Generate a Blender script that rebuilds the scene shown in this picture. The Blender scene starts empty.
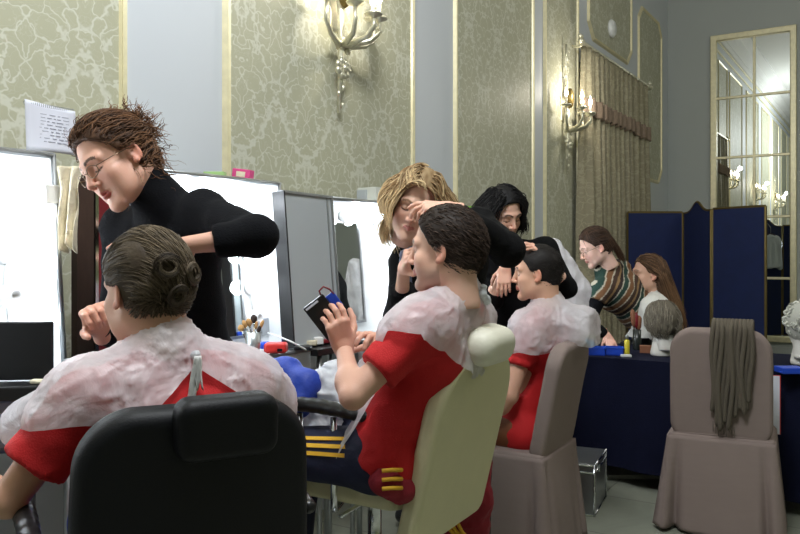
import bpy, bmesh, math, random
import numpy as np
from mathutils import Matrix, Vector
random.seed(7)
rng = np.random.default_rng(11)
COL = bpy.context.scene.collection
A = np.array
PI = math.pi
# ------------------------------------------------------------ camera frame
FPX = 778.0
CAMH = 1.38
YAW = math.radians(32.4)
HORY = 252.0
Fd = A([-math.sin(YAW), math.cos(YAW), 0.0])
Rd = A([math.cos(YAW), math.sin(YAW), 0.0])
Ud = A([0.0, 0.0, 1.0])
CAM = A([0.0, 0.0, CAMH])

def P(px, py, d):
    return CAM + d*(Fd + (px-400)/FPX*Rd + (HORY-py)/FPX*Ud)

def V(lat, up, dep):
    v = lat*Rd + up*Ud + dep*Fd
    return v/np.linalg.norm(v)

def G(lat, dep, z=0.0):
    v = lat*Rd + dep*Fd
    return A([v[0], v[1], z])

def PZ(px, py, z):
    """point on the ray through a pixel at height z"""
    d = (CAMH-z)*FPX/(py-HORY)
    return P(px, py, d)

def PX(px, X, z=0.0):
    """point on the wall plane x = X seen in column px"""
    r = (px-400)/FPX
    d = -X/(math.sin(YAW)-math.cos(YAW)*r)
    return A([X, d*(math.cos(YAW)+math.sin(YAW)*r), z]), d

def norm(v):
    v = A(v, float)
    return v/np.linalg.norm(v)

def frame(fwd, up=(0, 0, 1)):
    """columns: x right, y forward, z up"""
    y = norm(fwd)
    x = norm(np.cross(y, A(up, float)))
    z = np.cross(x, y)
    return np.stack([x, y, z], 1)

def rotz(a):
    c, s = math.cos(a), math.sin(a)
    return A([[c, -s, 0], [s, c, 0], [0, 0, 1.0]])

def yaw_of(fwd):
    """angle that turns local -Y.. local +Y onto fwd"""
    return math.atan2(-fwd[0], fwd[1])

def lin(c):
    return tuple(((x/12.92) if x <= .04045 else ((x+.055)/1.055)**2.4) for x in [v/255 for v in c])

# ------------------------------------------------------------ materials
def nodes(m):
    m.use_nodes = True
    return m.node_tree.nodes, m.node_tree.links

def mat(name, rgb, rough=.6, metal=0.0, var=.12, vscale=12, bump=0.0, bscale=80, emit=None, estr=0, trans=0.0, alpha=1.0, sheen=0.0, spec=.5, coat=0.0, stretch=None):
    m = bpy.data.materials.new(name)
    N, L = nodes(m)
    b = N['Principled BSDF']
    b.inputs['Roughness'].default_value = rough
    b.inputs['Metallic'].default_value = metal
    b.inputs['Specular IOR Level'].default_value = spec
    b.inputs['Coat Weight'].default_value = coat
    b.inputs['Sheen Weight'].default_value = sheen
    b.inputs['Transmission Weight'].default_value = trans
    b.inputs['Alpha'].default_value = alpha
    c = lin(rgb)
    tc = N.new('ShaderNodeTexCoord')
    mp = N.new('ShaderNodeMapping')
    L.new(tc.outputs['Object'], mp.inputs[0])
    if stretch: mp.inputs['Scale'].default_value = stretch
    nz = N.new('ShaderNodeTexNoise')
    nz.inputs['Scale'].default_value = vscale
    nz.inputs['Detail'].default_value = 4
    L.new(mp.outputs[0], nz.inputs[0])
    mx = N.new('ShaderNodeMix'); mx.data_type = 'RGBA'
    L.new(nz.outputs[0], mx.inputs[0])
    mx.inputs[6].default_value = tuple(max(0, x*(1-var)) for x in c)+(1,)
    mx.inputs[7].default_value = tuple(min(1, x*(1+var)) for x in c)+(1,)
    L.new(mx.outputs[2], b.inputs['Base Color'])
    if bump:
        n2 = N.new('ShaderNodeTexNoise'); n2.inputs['Scale'].default_value = bscale
        n2.inputs['Detail'].default_value = 5
        L.new(mp.outputs[0], n2.inputs[0])
        bp = N.new('ShaderNodeBump'); bp.inputs['Strength'].default_value = bump
        bp.inputs['Distance'].default_value = .01
        L.new(n2.outputs[0], bp.inputs['Height'])
        L.new(bp.outputs[0], b.inputs['Normal'])
    if emit:
        b.inputs['Emission Color'].default_value = lin(emit)+(1,)
        b.inputs['Emission Strength'].default_value = estr
    return m

def mat_attr(name, rough=.5, bump=.0, bscale=120, sss=0.0, spec=.4, stretch=None):
    m = bpy.data.materials.new(name)
    N, L = nodes(m)
    b = N['Principled BSDF']
    b.inputs['Roughness'].default_value = rough
    b.inputs['Specular IOR Level'].default_value = spec
    if sss:
        b.inputs['Subsurface Weight'].default_value = sss
        b.inputs['Subsurface Radius'].default_value = (.02, .008, .004)
        b.inputs['Subsurface Scale'].default_value = .3
    at = N.new('ShaderNodeAttribute'); at.attribute_name = 'Col'
    L.new(at.outputs['Color'], b.inputs['Base Color'])
    if bump:
        tc = N.new('ShaderNodeTexCoord')
        mp = N.new('ShaderNodeMapping')
        if stretch: mp.inputs['Scale'].default_value = stretch
        L.new(tc.outputs['Object'], mp.inputs[0])
        n2 = N.new('ShaderNodeTexNoise'); n2.inputs['Scale'].default_value = bscale
        L.new(mp.outputs[0], n2.inputs[0])
        bp = N.new('ShaderNodeBump'); bp.inputs['Strength'].default_value = bump
        bp.inputs['Distance'].default_value = .005
        L.new(n2.outputs[0], bp.inputs['Height'])
        L.new(bp.outputs[0], b.inputs['Normal'])
    return m

def mat_plastic(name, rgb, clear=.35, rough=.35):
    m = bpy.data.materials.new(name)
    N, L = nodes(m)
    b = N['Principled BSDF']
    b.inputs['Base Color'].default_value = lin(rgb)+(1,)
    b.inputs['Roughness'].default_value = rough
    tc = N.new('ShaderNodeTexCoord')
    nz = N.new('ShaderNodeTexNoise'); nz.inputs['Scale'].default_value = 11; nz.inputs['Detail'].default_value = 6
    nz.inputs['Distortion'].default_value = .7
    L.new(tc.outputs['Object'], nz.inputs[0])
    bp = N.new('ShaderNodeBump'); bp.inputs['Strength'].default_value = .7; bp.inputs['Distance'].default_value = .02
    L.new(nz.outputs[0], bp.inputs['Height']); L.new(bp.outputs[0], b.inputs['Normal'])
    tr = N.new('ShaderNodeBsdfTransparent')
    tl = N.new('ShaderNodeBsdfTranslucent'); tl.inputs[0].default_value = lin(rgb)+(1,)
    m1 = N.new('ShaderNodeMixShader'); m1.inputs[0].default_value = .25
    L.new(b.outputs[0], m1.inputs[1]); L.new(tl.outputs[0], m1.inputs[2])
    m2 = N.new('ShaderNodeMixShader')
    mr = N.new('ShaderNodeMapRange')
    mr.inputs[3].default_value = max(0, clear-.12); mr.inputs[4].default_value = clear+.12
    mr.inputs[1].default_value = .3; mr.inputs[2].default_value = .7
    L.new(nz.outputs[0], mr.inputs[0]); L.new(mr.outputs[0], m2.inputs[0])
    L.new(m1.outputs[0], m2.inputs[1]); L.new(tr.outputs[0], m2.inputs[2])
    L.new(m2.outputs[0], N['Material Output'].inputs[0])
    return m

# ------------------------------------------------------------ objects
def root(name, label, cat, loc=(0, 0, 0), rz=0.0, group=None):
    o = bpy.data.objects.new(name, None)
    COL.objects.link(o)
    o.empty_display_size = .1
    o.location = tuple(loc); o.rotation_euler = (0, 0, rz)
    o['label'] = label; o['category'] = cat
    if group: o['group'] = group
    return o

def tag(o, label, cat, group=None, kind=None):
    o['label'] = label; o['category'] = cat
    if group: o['group'] = group
    if kind: o['kind'] = kind
    return o

def mesh_np(name, v, f4, f3=None):
    me = bpy.data.meshes.new(name)
    v = np.asarray(v, np.float32)
    n4 = 0 if f4 is None else len(f4)
    n3 = 0 if f3 is None else len(f3)
    me.vertices.add(len(v)); me.vertices.foreach_set('co', v.ravel())
    loops = []
    if n4: loops.append(np.asarray(f4, np.int32).ravel())
    if n3: loops.append(np.asarray(f3, np.int32).ravel())
    loops = np.concatenate(loops)
    me.loops.add(len(loops)); me.loops.foreach_set('vertex_index', loops)
    st = np.concatenate([np.arange(n4)*4, n4*4+np.arange(n3)*3]).astype(np.int32)
    me.polygons.add(n4+n3)
    me.polygons.foreach_set('loop_start', st)
    me.update(calc_edges=True)
    me.validate()
    return me

class MB:
    """collects geometry (world or local coordinates) for ONE mesh"""
    def __init__(s):
        s.v = []; s.f = []; s.n = 0; s.c = []; s.mi = []
    def add(s, v, faces, col=None, mi=0):
        v = np.asarray(v, float)
        s.v.append(v)
        for f in faces:
            s.f.append(tuple(int(i)+s.n for i in f)); s.mi.append(mi)
        s.n += len(v)
        s.c.append(np.tile(A(col if col is not None else (1, 1, 1), float), (len(v), 1)))
        return s
    def box(s, c, size, R=None, taper=1.0, mi=0):
        hx, hy, hz = [q/2 for q in size]
        v = A([[x*hx*(taper if z > 0 else 1), y*hy*(taper if z > 0 else 1), z*hz] for z in (-1, 1) for x, y in ((-1, -1), (1, -1), (1, 1), (-1, 1))])
        if R is not None: v = v @ np.asarray(R).T
        return s.add(v+A(c, float), [(3, 2, 1, 0), (4, 5, 6, 7), (0, 1, 5, 4), (1, 2, 6, 5), (2, 3, 7, 6), (3, 0, 4, 7)], mi=mi)
    def tube(s, pts, r, n=8, cap=True, mi=0):
        pts = A([list(p) for p in pts], float)
        m = len(pts)
        r = np.broadcast_to(A(r, float), (m,))
        t = np.gradient(pts, axis=0)
        t /= np.linalg.norm(t, axis=1)[:, None]+1e-12
        u = A([0, 0, 1.0]) if abs(t[0][2]) < .9 else A([1.0, 0, 0])
        vs = []
        for i in range(m):
            u = u-t[i]*np.dot(u, t[i]); u /= np.linalg.norm(u)+1e-12
            w = np.cross(t[i], u)
            a = np.arange(n)*2*PI/n
            vs.append(pts[i]+r[i]*(np.cos(a)[:, None]*u+np.sin(a)[:, None]*w))
        v = np.concatenate(vs)
        fs = [(i*n+j, i*n+(j+1) % n, (i+1)*n+(j+1) % n, (i+1)*n+j) for i in range(m-1) for j in range(n)]
        if cap:
            fs.append(tuple(range(n-1, -1, -1))); fs.append(tuple((m-1)*n+j for j in range(n)))
        return s.add(v, fs, mi=mi)
    def lathe(s, prof, c=(0, 0, 0), n=20, R=None, squash=1.0, mi=0):
        vs = []; m = len(prof)
        a = np.arange(n)*2*PI/n
        for r, z in prof:
            vs.append(np.stack([r*np.cos(a), r*np.sin(a)*squash, np.full(n, z)], 1))
        v = np.concatenate(vs)
        if R is not None: v = v @ np.asarray(R).T
        fs = [(i*n+j, i*n+(j+1) % n, (i+1)*n+(j+1) % n, (i+1)*n+j) for i in range(m-1) for j in range(n)]
        if prof[0][0] > 1e-6: fs.append(tuple(range(n-1, -1, -1)))
        if prof[-1][0] > 1e-6: fs.append(tuple((m-1)*n+j for j in range(n)))
        return s.add(v+A(c, float), fs, mi=mi)
    def ball(s, c, r, n=14, sc=(1, 1, 1), R=None):
        prof = [(r*math.sin(PI*i/(n//2+1)), -r*math.cos(PI*i/(n//2+1))) for i in range(n//2+2)]
        prof[0] = (1e-7, -r); prof[-1] = (1e-7, r)
        b = MB().lathe(prof, n=n)
        v = b.v[0]*A(sc)
        if R is not None: v = v @ np.asarray(R).T
        return s.add(v+A(c, float), b.f)
    def prism(s, poly, o, ux, uy, th, mi=0):
        """polygon in plane (ux, uy) at o, extruded by vector th"""
        p = A([A(o, float)+x*A(ux, float)+y*A(uy, float) for x, y in poly])
        n = len(p)
        v = np.concatenate([p, p+A(th, float)])
        fs = [tuple(range(n-1, -1, -1)), tuple(range(n, 2*n))]+[(i, (i+1) % n, n+(i+1) % n, n+i) for i in range(n)]
        return s.add(v, fs, mi=mi)
    def grid(s, Pts, mi=0):
        """Pts (m,n,3)"""
        m, n, _ = Pts.shape
        fs = [(i*n+j, i*n+j+1, (i+1)*n+j+1, (i+1)*n+j) for i in range(m-1) for j in range(n-1)]
        return s.add(Pts.reshape(-1, 3), fs, mi=mi)
    def build(s, name, m, parent=None, bevel=0.0, smooth=False, solid=0.0, origin=None, sub=0, local=False):
        v = np.concatenate(s.v)
        off = A([0, 0, 0.0])
        if parent is not None and not local:
            off = A(PL[parent.name]) if parent.name in PL else A(parent.location)
        elif parent is None:
            if origin is None:
                lo, hi = v.min(0), v.max(0)
                origin = A([(lo[0]+hi[0])/2, (lo[1]+hi[1])/2, lo[2]])
            off = A(origin, float)
        me = bpy.data.meshes.new(name)
        me.from_pydata((v-off).tolist(), [], s.f)
        ms = m if isinstance(m, (list, tuple)) else [m]
        for q in ms: me.materials.append(q)
        if len(ms) > 1: me.polygons.foreach_set('material_index', s.mi)
        bm = bmesh.new(); bm.from_mesh(me)
        bmesh.ops.recalc_face_normals(bm, faces=bm.faces); bm.to_mesh(me); bm.free()
        o = bpy.data.objects.new(name, me)
        COL.objects.link(o)
        if parent is not None:
            o.parent = parent
            if not local: PL[o.name] = tuple(off)
        else:
            o.location = tuple(off)
        if smooth: me.polygons.foreach_set('use_smooth', [True]*len(me.polygons))
        if solid:
            q = o.modifiers.new('s', 'SOLIDIFY'); q.thickness = solid; q.offset = 0
        if bevel:
            q = o.modifiers.new('b', 'BEVEL'); q.width = bevel; q.segments = 2; q.limit_method = 'ANGLE'
        if sub:
            q = o.modifiers.new('u', 'SUBSURF'); q.levels = sub; q.render_levels = sub
        return o
PL = {}   # world origin of parts whose parents sit unrotated

def copy_tree(o, parent=None):
    c = o.copy(); COL.objects.link(c)
    if parent is not None: c.parent = parent
    for ch in list(o.children): copy_tree(ch, c)
    return c

def struct(o):
    o['kind'] = 'structure'
    return o

# ------------------------------------------------------------ noise
def vnoise(p, seed=0):
    p = np.asarray(p, float)
    i = np.floor(p).astype(np.int64); f = p-i
    f = f*f*(3-2*f)
    def h(a, b, c):
        n = (a*73856093) ^ (b*19349663) ^ (c*83492791) ^ (int(seed)*2654435)
        n = (n ^ (n >> 13))*1274126177
        n = n & 0x7fffffff
        return (n % 100003)/100003.0
    out = 0
    for dx in (0, 1):
        for dy in (0, 1):
            for dz in (0, 1):
                w = (f[..., 0] if dx else 1-f[..., 0])*(f[..., 1] if dy else 1-f[..., 1])*(f[..., 2] if dz else 1-f[..., 2])
                out = out+w*h(i[..., 0]+dx, i[..., 1]+dy, i[..., 2]+dz)
    return out*2-1

def fbm(p, seed=0, oc=3):
    s = 0; a = 1; t = 0
    for k in range(oc):
        s = s+a*vnoise(p*(2**k), seed+k); t += a; a *= .5
    return s/t

def ridged(p, seed=0):
    return 1-2*np.abs(vnoise(p, seed))

# ------------------------------------------------------------ SDF field
class SDF:
    def __init__(s, lo, hi, h, cap=.06):
        s.h = h; s.lo = A(lo, float); s.n = np.ceil((A(hi, float)-s.lo)/h).astype(int)+1
        s.f = np.full(tuple(s.n), cap, np.float32); s.cap = cap
    def _reg(s, lo, hi):
        a = np.maximum(0, np.floor((lo-s.lo)/s.h).astype(int)); b = np.minimum(s.n, np.ceil((hi-s.lo)/s.h).astype(int)+1)
        if np.any(b <= a): return None
        X, Y, Z = [(s.lo[i]+s.h*np.arange(a[i], b[i])).astype(np.float32) for i in range(3)]
        return tuple(slice(a[i], b[i]) for i in range(3)), X[:, None, None], Y[None, :, None], Z[None, None, :]
    def _mix(s, sl, d, k, op):
        f = s.f[sl]
        if op == 'u':
            if k > 0:
                h = np.clip(.5+.5*(f-d)/k, 0, 1); s.f[sl] = f*(1-h)+d*h-k*h*(1-h)
            else: s.f[sl] = np.minimum(f, d)
        elif op == 's':
            if k > 0:
                h = np.clip(.5-.5*(f+d)/k, 0, 1); s.f[sl] = f*(1-h)-d*h+k*h*(1-h)
            else: s.f[sl] = np.maximum(f, -d)
        elif op == 'i':
            s.f[sl] = np.maximum(f, d)
    def cap_(s, a, b, ra, rb, k=.02, op='u'):
        a = A(a, float); b = A(b, float); m = max(ra, rb)+k+s.h*3+.012
        g = s._reg(np.minimum(a, b)-m, np.maximum(a, b)+m)
        if g is None: return
        sl, X, Y, Z = g
        ba = b-a; L2 = float(ba@ba)+1e-12
        px, py, pz = X-a[0], Y-a[1], Z-a[2]
        t = np.clip((px*ba[0]+py*ba[1]+pz*ba[2])/L2, 0, 1)
        d = np.sqrt((px-t*ba[0])**2+(py-t*ba[1])**2+(pz-t*ba[2])**2)-(ra+(rb-ra)*t)
        s._mix(sl, d, k, op)
    def ell(s, c, r, R=None, k=.02, op='u'):
        c = A(c, float); r = A(r, float); m = max(r)+k+s.h*3+.012
        g = s._reg(c-m, c+m)
        if g is None: return
        sl, X, Y, Z = g
        px, py, pz = X-c[0], Y-c[1], Z-c[2]
        if R is not None:
            q = [R[0, i]*px+R[1, i]*py+R[2, i]*pz for i in range(3)]
        else: q = [px, py, pz]
        k0 = np.sqrt((q[0]/r[0])**2+(q[1]/r[1])**2+(q[2]/r[2])**2)
        k1 = np.sqrt((q[0]/r[0]**2)**2+(q[1]/r[1]**2)**2+(q[2]/r[2]**2)**2)+1e-9
        s._mix(sl, k0*(k0-1)/k1, k, op)
    def rbox(s, c, R, hx, hy, hz, rc=.02, re=.01, k=0, op='u', fn=None):
        """box rounded by rc in its local x-z plane, thickness along y; fn may bend local coordinates"""
        c = A(c, float); m = math.sqrt(hx*hx+hy*hy+hz*hz)+k+.05
        g = s._reg(c-m, c+m)
        if g is None: return
        sl, X, Y, Z = g
        px, py, pz = X-c[0], Y-c[1], Z-c[2]
        q = [R[0, i]*px+R[1, i]*py+R[2, i]*pz for i in range(3)]
        sc = 1
        if fn: q = fn(*q)
        ax = np.abs(q[0])-hx+rc; az = np.abs(q[2])-hz+rc
        d2 = np.sqrt(np.maximum(ax, 0)**2+np.maximum(az, 0)**2)+np.minimum(np.maximum(ax, az), 0)-rc
        dy = np.abs(q[1])-hy
        a1 = d2+re; a2 = dy+re
        d = np.sqrt(np.maximum(a1, 0)**2+np.maximum(a2, 0)**2)+np.minimum(np.maximum(a1, a2), 0)-re
        s._mix(sl, d, k, op)
    def plane(s, p, n, op='i', k=0):
        """keep the side where (x-p).n < 0"""
        n = norm(n)
        sl, X, Y, Z = s._reg(s.lo, s.lo+s.n*s.h)
        d = (X-p[0])*n[0]+(Y-p[1])*n[1]+(Z-p[2])*n[2]
        s._mix(sl, d, k, op)
    def mesh(s):
        f = s.f.copy()
        for ax in range(3):      # close at the borders
            sl = [slice(None)]*3
            sl[ax] = 0; f[tuple(sl)] = np.maximum(f[tuple(sl)], s.h*.1)
            sl[ax] = -1; f[tuple(sl)] = np.maximum(f[tuple(sl)], s.h*.1)
        neg = f < 0
        nx, ny, nz = f.shape
        cnt = np.zeros((nx-1, ny-1, nz-1), np.int8)
        offs = [(i, j, k) for i in (0, 1) for j in (0, 1) for k in (0, 1)]
        for i, j, k in offs: cnt += neg[i:nx-1+i, j:ny-1+j, k:nz-1+k]
        act = (cnt > 0) & (cnt < 8)
        idx = np.argwhere(act)
        vid = np.full(cnt.shape, -1, np.int64); vid[act] = np.arange(len(idx))
        acc = np.zeros((len(idx), 3)); num = np.zeros(len(idx))
        for a in offs:
            for ax in range(3):
                if a[ax] == 1: continue
                b = list(a); b[ax] = 1
                va = f[idx[:, 0]+a[0], idx[:, 1]+a[1], idx[:, 2]+a[2]]
                vb = f[idx[:, 0]+b[0], idx[:, 1]+b[1], idx[:, 2]+b[2]]
                m = (va < 0) != (vb < 0)
                t = va[m]/(va[m]-vb[m])
                p = np.tile(A(a, float), (m.sum(), 1)); p[:, ax] += t
                acc[m] += p; num[m] += 1
        v = (idx+acc/num[:, None])*s.h+s.lo
        quads = []
        for ax in range(3):
            o = [1, 2] if ax == 0 else ([2, 0] if ax == 1 else [0, 1])
            a = neg.take(range(0, f.shape[ax]-1), axis=ax); b = neg.take(range(1, f.shape[ax]), axis=ax)
            e = np.argwhere(a != b)
            e = e[(e[:, o[0]] > 0) & (e[:, o[1]] > 0) & (e[:, o[0]] < f.shape[o[0]]-1) & (e[:, o[1]] < f.shape[o[1]]-1)]
            if not len(e): continue
            ina = a[e[:, 0], e[:, 1], e[:, 2]]
            def g(d0, d1):
                q = e.copy(); q[:, o[0]] -= d0; q[:, o[1]] -= d1
                return vid[q[:, 0], q[:, 1], q[:, 2]]
            q = np.stack([g(1, 1), g(0, 1), g(0, 0), g(1, 0)], 1)
            q[~ina] = q[~ina][:, ::-1]
            quads.append(q)
        q = np.concatenate(quads)
        return v, q[(q >= 0).all(1)]

def vnormals(v, q):
    n = np.cross(v[q[:, 2]]-v[q[:, 0]], v[q[:, 3]]-v[q[:, 1]])
    out = np.zeros_like(v)
    for i in range(4): np.add.at(out, q[:, i], n)
    return out/(np.linalg.norm(out, axis=1)[:, None]+1e-12)

def smooth_mesh(v, q, it=1, w=.5):
    for _ in range(it):
        s = np.zeros_like(v); c = np.zeros(len(v))
        for a, b in ((0, 1), (1, 2), (2, 3), (3, 0)):
            np.add.at(s, q[:, a], v[q[:, b]]); np.add.at(c, q[:, a], 1)
            np.add.at(s, q[:, b], v[q[:, a]]); np.add.at(c, q[:, b], 1)
        v = v*(1-w)+w*s/np.maximum(c, 1)[:, None]
    return v

def sobj(name, v, q, m, parent=None, col=None, tri=None, local=False, solid=0.0):
    off = A([0, 0, 0.0])
    if parent is not None and not local: off = A(PL.get(parent.name, tuple(parent.location)))
    elif parent is None:
        lo, hi = v.min(0), v.max(0); off = A([(lo[0]+hi[0])/2, (lo[1]+hi[1])/2, lo[2]])
    me = mesh_np(name, v-off, q, tri)
    if col is not None:
        at = me.color_attributes.new('Col', 'FLOAT_COLOR', 'POINT')
        c4 = np.ones((len(v), 4), np.float32); c4[:, :3] = col
        at.data.foreach_set('color', c4.ravel())
    me.materials.append(m)
    me.polygons.foreach_set('use_smooth', [True]*len(me.polygons))
    o = bpy.data.objects.new(name, me); COL.objects.link(o)
    if parent is not None:
        o.parent = parent; PL[o.name] = tuple(off)
    else: o.location = tuple(off)
    if solid:
        z = o.modifiers.new('s', 'SOLIDIFY'); z.thickness = solid; z.offset = 1
    return o

def clip_mesh(v, q, g, h):
    """keep g(v)<0, edges snapped to g=0"""
    e = 1e-4
    gv = g(v)
    gr = np.stack([(g(v+A([e, 0, 0]))-gv)/e, (g(v+A([0, e, 0]))-gv)/e, (g(v+A([0, 0, e]))-gv)/e], 1)
    nn = vnormals(v, q)
    gr = gr-nn*(gr*nn).sum(1)[:, None]
    n2 = (gr**2).sum(1)+1e-6
    gd = gv/np.sqrt(n2)
    keep = (gd[q] < h*.75).all(1)
    q = q[keep]
    E = np.concatenate([q[:, [0, 1]], q[:, [1, 2]], q[:, [2, 3]], q[:, [3, 0]]]); E.sort(axis=1)
    k_ = E[:, 0].astype(np.int64)*len(v)+E[:, 1]
    u_, c_ = np.unique(k_, return_counts=True); bk = u_[c_ == 1]
    bv = np.zeros(len(v), bool); bv[bk//len(v)] = True; bv[bk % len(v)] = True
    m = (bv | (gd > 0)) & (np.abs(gd) < h*1.6)
    v = v.copy(); v[m] -= (gr*(gv/n2)[:, None])[m]
    used = np.unique(q); mp = np.full(len(v), -1); mp[used] = np.arange(len(used))
    return v[used], mp[q]

def tubes_np(paths, r0, r1, n=4):
    """paths (S,M,3) -> verts, quads ; flat-ended strands"""
    S, M, _ = paths.shape
    t = np.gradient(paths, axis=1); t /= np.linalg.norm(t, axis=2, keepdims=True)+1e-9
    up = A([.31, .2, .93]); u = np.cross(t, up); u /= np.linalg.norm(u, axis=2, keepdims=True)+1e-9
    w = np.cross(t, u)
    s = np.linspace(0, 1, M)
    prof = (1-s)*1.0
    rr = (np.minimum(1, s*8+.3)*(1-.85*s**2.5))
    R = (np.broadcast_to(A(r0, float).reshape(-1, 1), (S, M))*rr)[:, :, None]
    vs = []
    for j in range(n):
        a = 2*PI*j/n
        vs.append(paths+R*(math.cos(a)*u+math.sin(a)*w))
    v = np.stack(vs, 2).reshape(-1, 3)
    base = (np.arange(S)*M*n)[:, None, None]+(np.arange(M-1)*n)[None, :, None]
    j = np.arange(n)[None, None, :]; j2 = (j+1) % n
    q = np.stack([base+j, base+j2, base+n+j2, base+n+j], 3).reshape(-1, 4)
    return v, q
# ------------------------------------------------------------ people
M = {}
M['skin'] = mat_attr('skin', rough=.5, sss=.12, bump=.08, bscale=220)
M['hair'] = mat_attr('hair', rough=.6, bump=.2, bscale=160, spec=.25)
def face_zone(p, k=1.0): return (p[0]/.15)**2+((p[1]-.15)/.16)**2+((p[2]+.05)/(.155*k))**2 < 1
def scalp(low=-.05, sl=.35, k=1.0): return lambda p: (not face_zone(p, k)) and p[2] > low+(p[1]+.04)*sl and not (abs(p[0]) > .06 and -.012 < p[1] < .05 and p[2] < .012)

HE = [((0, -.012, .035), (.077, .098, .090)), ((0, .028, -.03), (.061, .066, .086)), ((0, -.03, -.02), (.062, .07, .075))]

def head(C, R, s=1.0, skin=(214, 170, 145), lip=(175, 95, 90), brow=(60, 42, 32), h=.0028, female=False, glow=0, mouth=0.0, beard=None):
    g = SDF((-.115, -.135, -.175), (.115, .15, .145), h, cap=.03)
    g.ell(HE[0][0], HE[0][1], k=0)
    jw = .93 if female else 1.0
    g.ell((0, .028, -.028), (.060*jw, .064, .084), k=.03)
    g.ell((0, -.03, -.02), (.06, .068, .07), k=.03)
    for sx in (-1, 1):
        g.cap_((sx*.052*jw, .0, -.062), (sx*.018, .068, -.103), .017, .016, k=.03)
        g.ell((sx*.040, .060, -.028), (.022, .020, .018), k=.025)
        g.ell((sx*.040*jw, .042, -.058), (.020, .030, .034), k=.03)
        g.cap_((sx*.012, .086, .026), (sx*.044, .072, .022), .012, .011, k=.015)
        g.ell((sx*.031, .1, .002), (.019, .017, .014), k=.014, op='s')
        g.ell((sx*.031, .0735, .0), (.0135, .0135, .0125), k=.004)
    g.ell((0, .074, -.106), (.017, .018, .015), k=.02)
    g.cap_((0, .089, .016), (0, .110, -.028), .0075, .0095, k=.012)
    g.ell((0, .111, -.032), (.0105, .0105, .009), k=.006)
    for sx in (-1, 1):
        g.ell((sx*.0125, .099, -.036), (.0075, .0095, .0075), k=.006)
        g.ell((sx*.0065, .106, -.0425), (.0035, .005, .0035), k=.002, op='s')
    g.cap_((0, .092, -.047), (0, .094, -.055), .004, .004, k=.01)
    zz = -.064
    for sx in (-1, 1):
        g.cap_((0, .0945, zz+.0045), (sx*.020, .084, zz), .0062, .0035, k=.004)
        g.cap_((0, .0925, zz-.0065-mouth), (sx*.019, .083, zz-.002-mouth*.4), .0068, .0035, k=.004)
    if mouth: g.ell((0, .094, zz-.001-mouth/2), (.014, .012, mouth*.6+.001), k=.002, op='s')
    else: g.cap_((-.019, .0905, zz-.0008), (.019, .0905, zz-.0008), .0014, .0014, k=.002, op='s')
    for sx in (-1, 1):
        Re = rotz(sx*.45) @ A([[1, 0, 0], [0, math.cos(.2), math.sin(.2)], [0, -math.sin(.2), math.cos(.2)]])
        g.ell((sx*.080, -.008, -.006), (.007, .019, .032), R=Re, k=.006)
        g.ell((sx*.087, -.004, -.004), (.006, .011, .020), R=Re, k=.004, op='s')
        g.ell((sx*.0815, .0, -.034), (.006, .009, .009), R=Re, k=.006)
    g.cap_((0, -.028, -.06), (0, -.045, -.16), .053 if female else .060, .052 if female else .060, k=.03)
    v, q = g.mesh()
    v = smooth_mesh(v, q, 1, .35)
    col = np.tile(A(lin(skin)), (len(v), 1))
    x, y, z = v[:, 0], v[:, 1], v[:, 2]
    def blend(mask, c):
        nonlocal col
        c = A(lin(c)); col = col*(1-mask[:, None])+c*mask[:, None]
    sst = lambda d, w: np.clip(1-d/w, 0, 1)
    ax = np.abs(x)
    # cheeks, nose, ears a touch redder
    red = tuple(int(a*b) for a, b in zip(skin, (1.0, .84, .82)))
    blend(.35*np.exp(-(((ax-.042)/.02)**2+((z+.035)/.02)**2))*(y > .03), red)
    blend(.7*np.exp(-((x/.012)**2+((z+.035)/.015)**2))*(y > .09), red)
    blend(.7*np.clip((ax-.076)/.008, 0, 1)*(y < .03), red)
    lm = (np.sqrt((x/.0215)**2+((z-zz+.002+mouth/2)/(.0095+mouth/2))**2) < 1) & (y > .077)
    blend(lm*.8, lip)
    if beard: blend(.55*np.clip((-.045-z)/.02, 0, 1)*(y > -.0)*np.clip((z+.14)/.02, 0, 1)*(1-lm), beard)
    # brows, lash lines and painted eye-socket shade
    bz = .0235+.006*np.sin(np.clip((ax-.012)/.036, 0, 1)*PI)
    bm_ = (np.abs(z-bz) < .0042) & (ax > .011) & (ax < .050) & (y > .04)
    blend(bm_*(.85 if h < .0038 else .5), brow)
    lz = -.0045-.004*np.sin(np.clip((ax-.017)/.03, 0, 1)*PI)
    blend(((np.abs(z-lz) < .0022) & (ax > .017) & (ax < .047) & (y > .05))*(.85 if h < .0038 else .35), (45, 30, 26))
    blend(.35*np.exp(-(((ax-.031)/.013)**2+((z-.008)/.008)**2))*(y > .05), tuple(int(a*.72) for a in skin))  # shade of the eye sockets put into the skin colour
    return v*s@R.T+C, q, col

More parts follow.
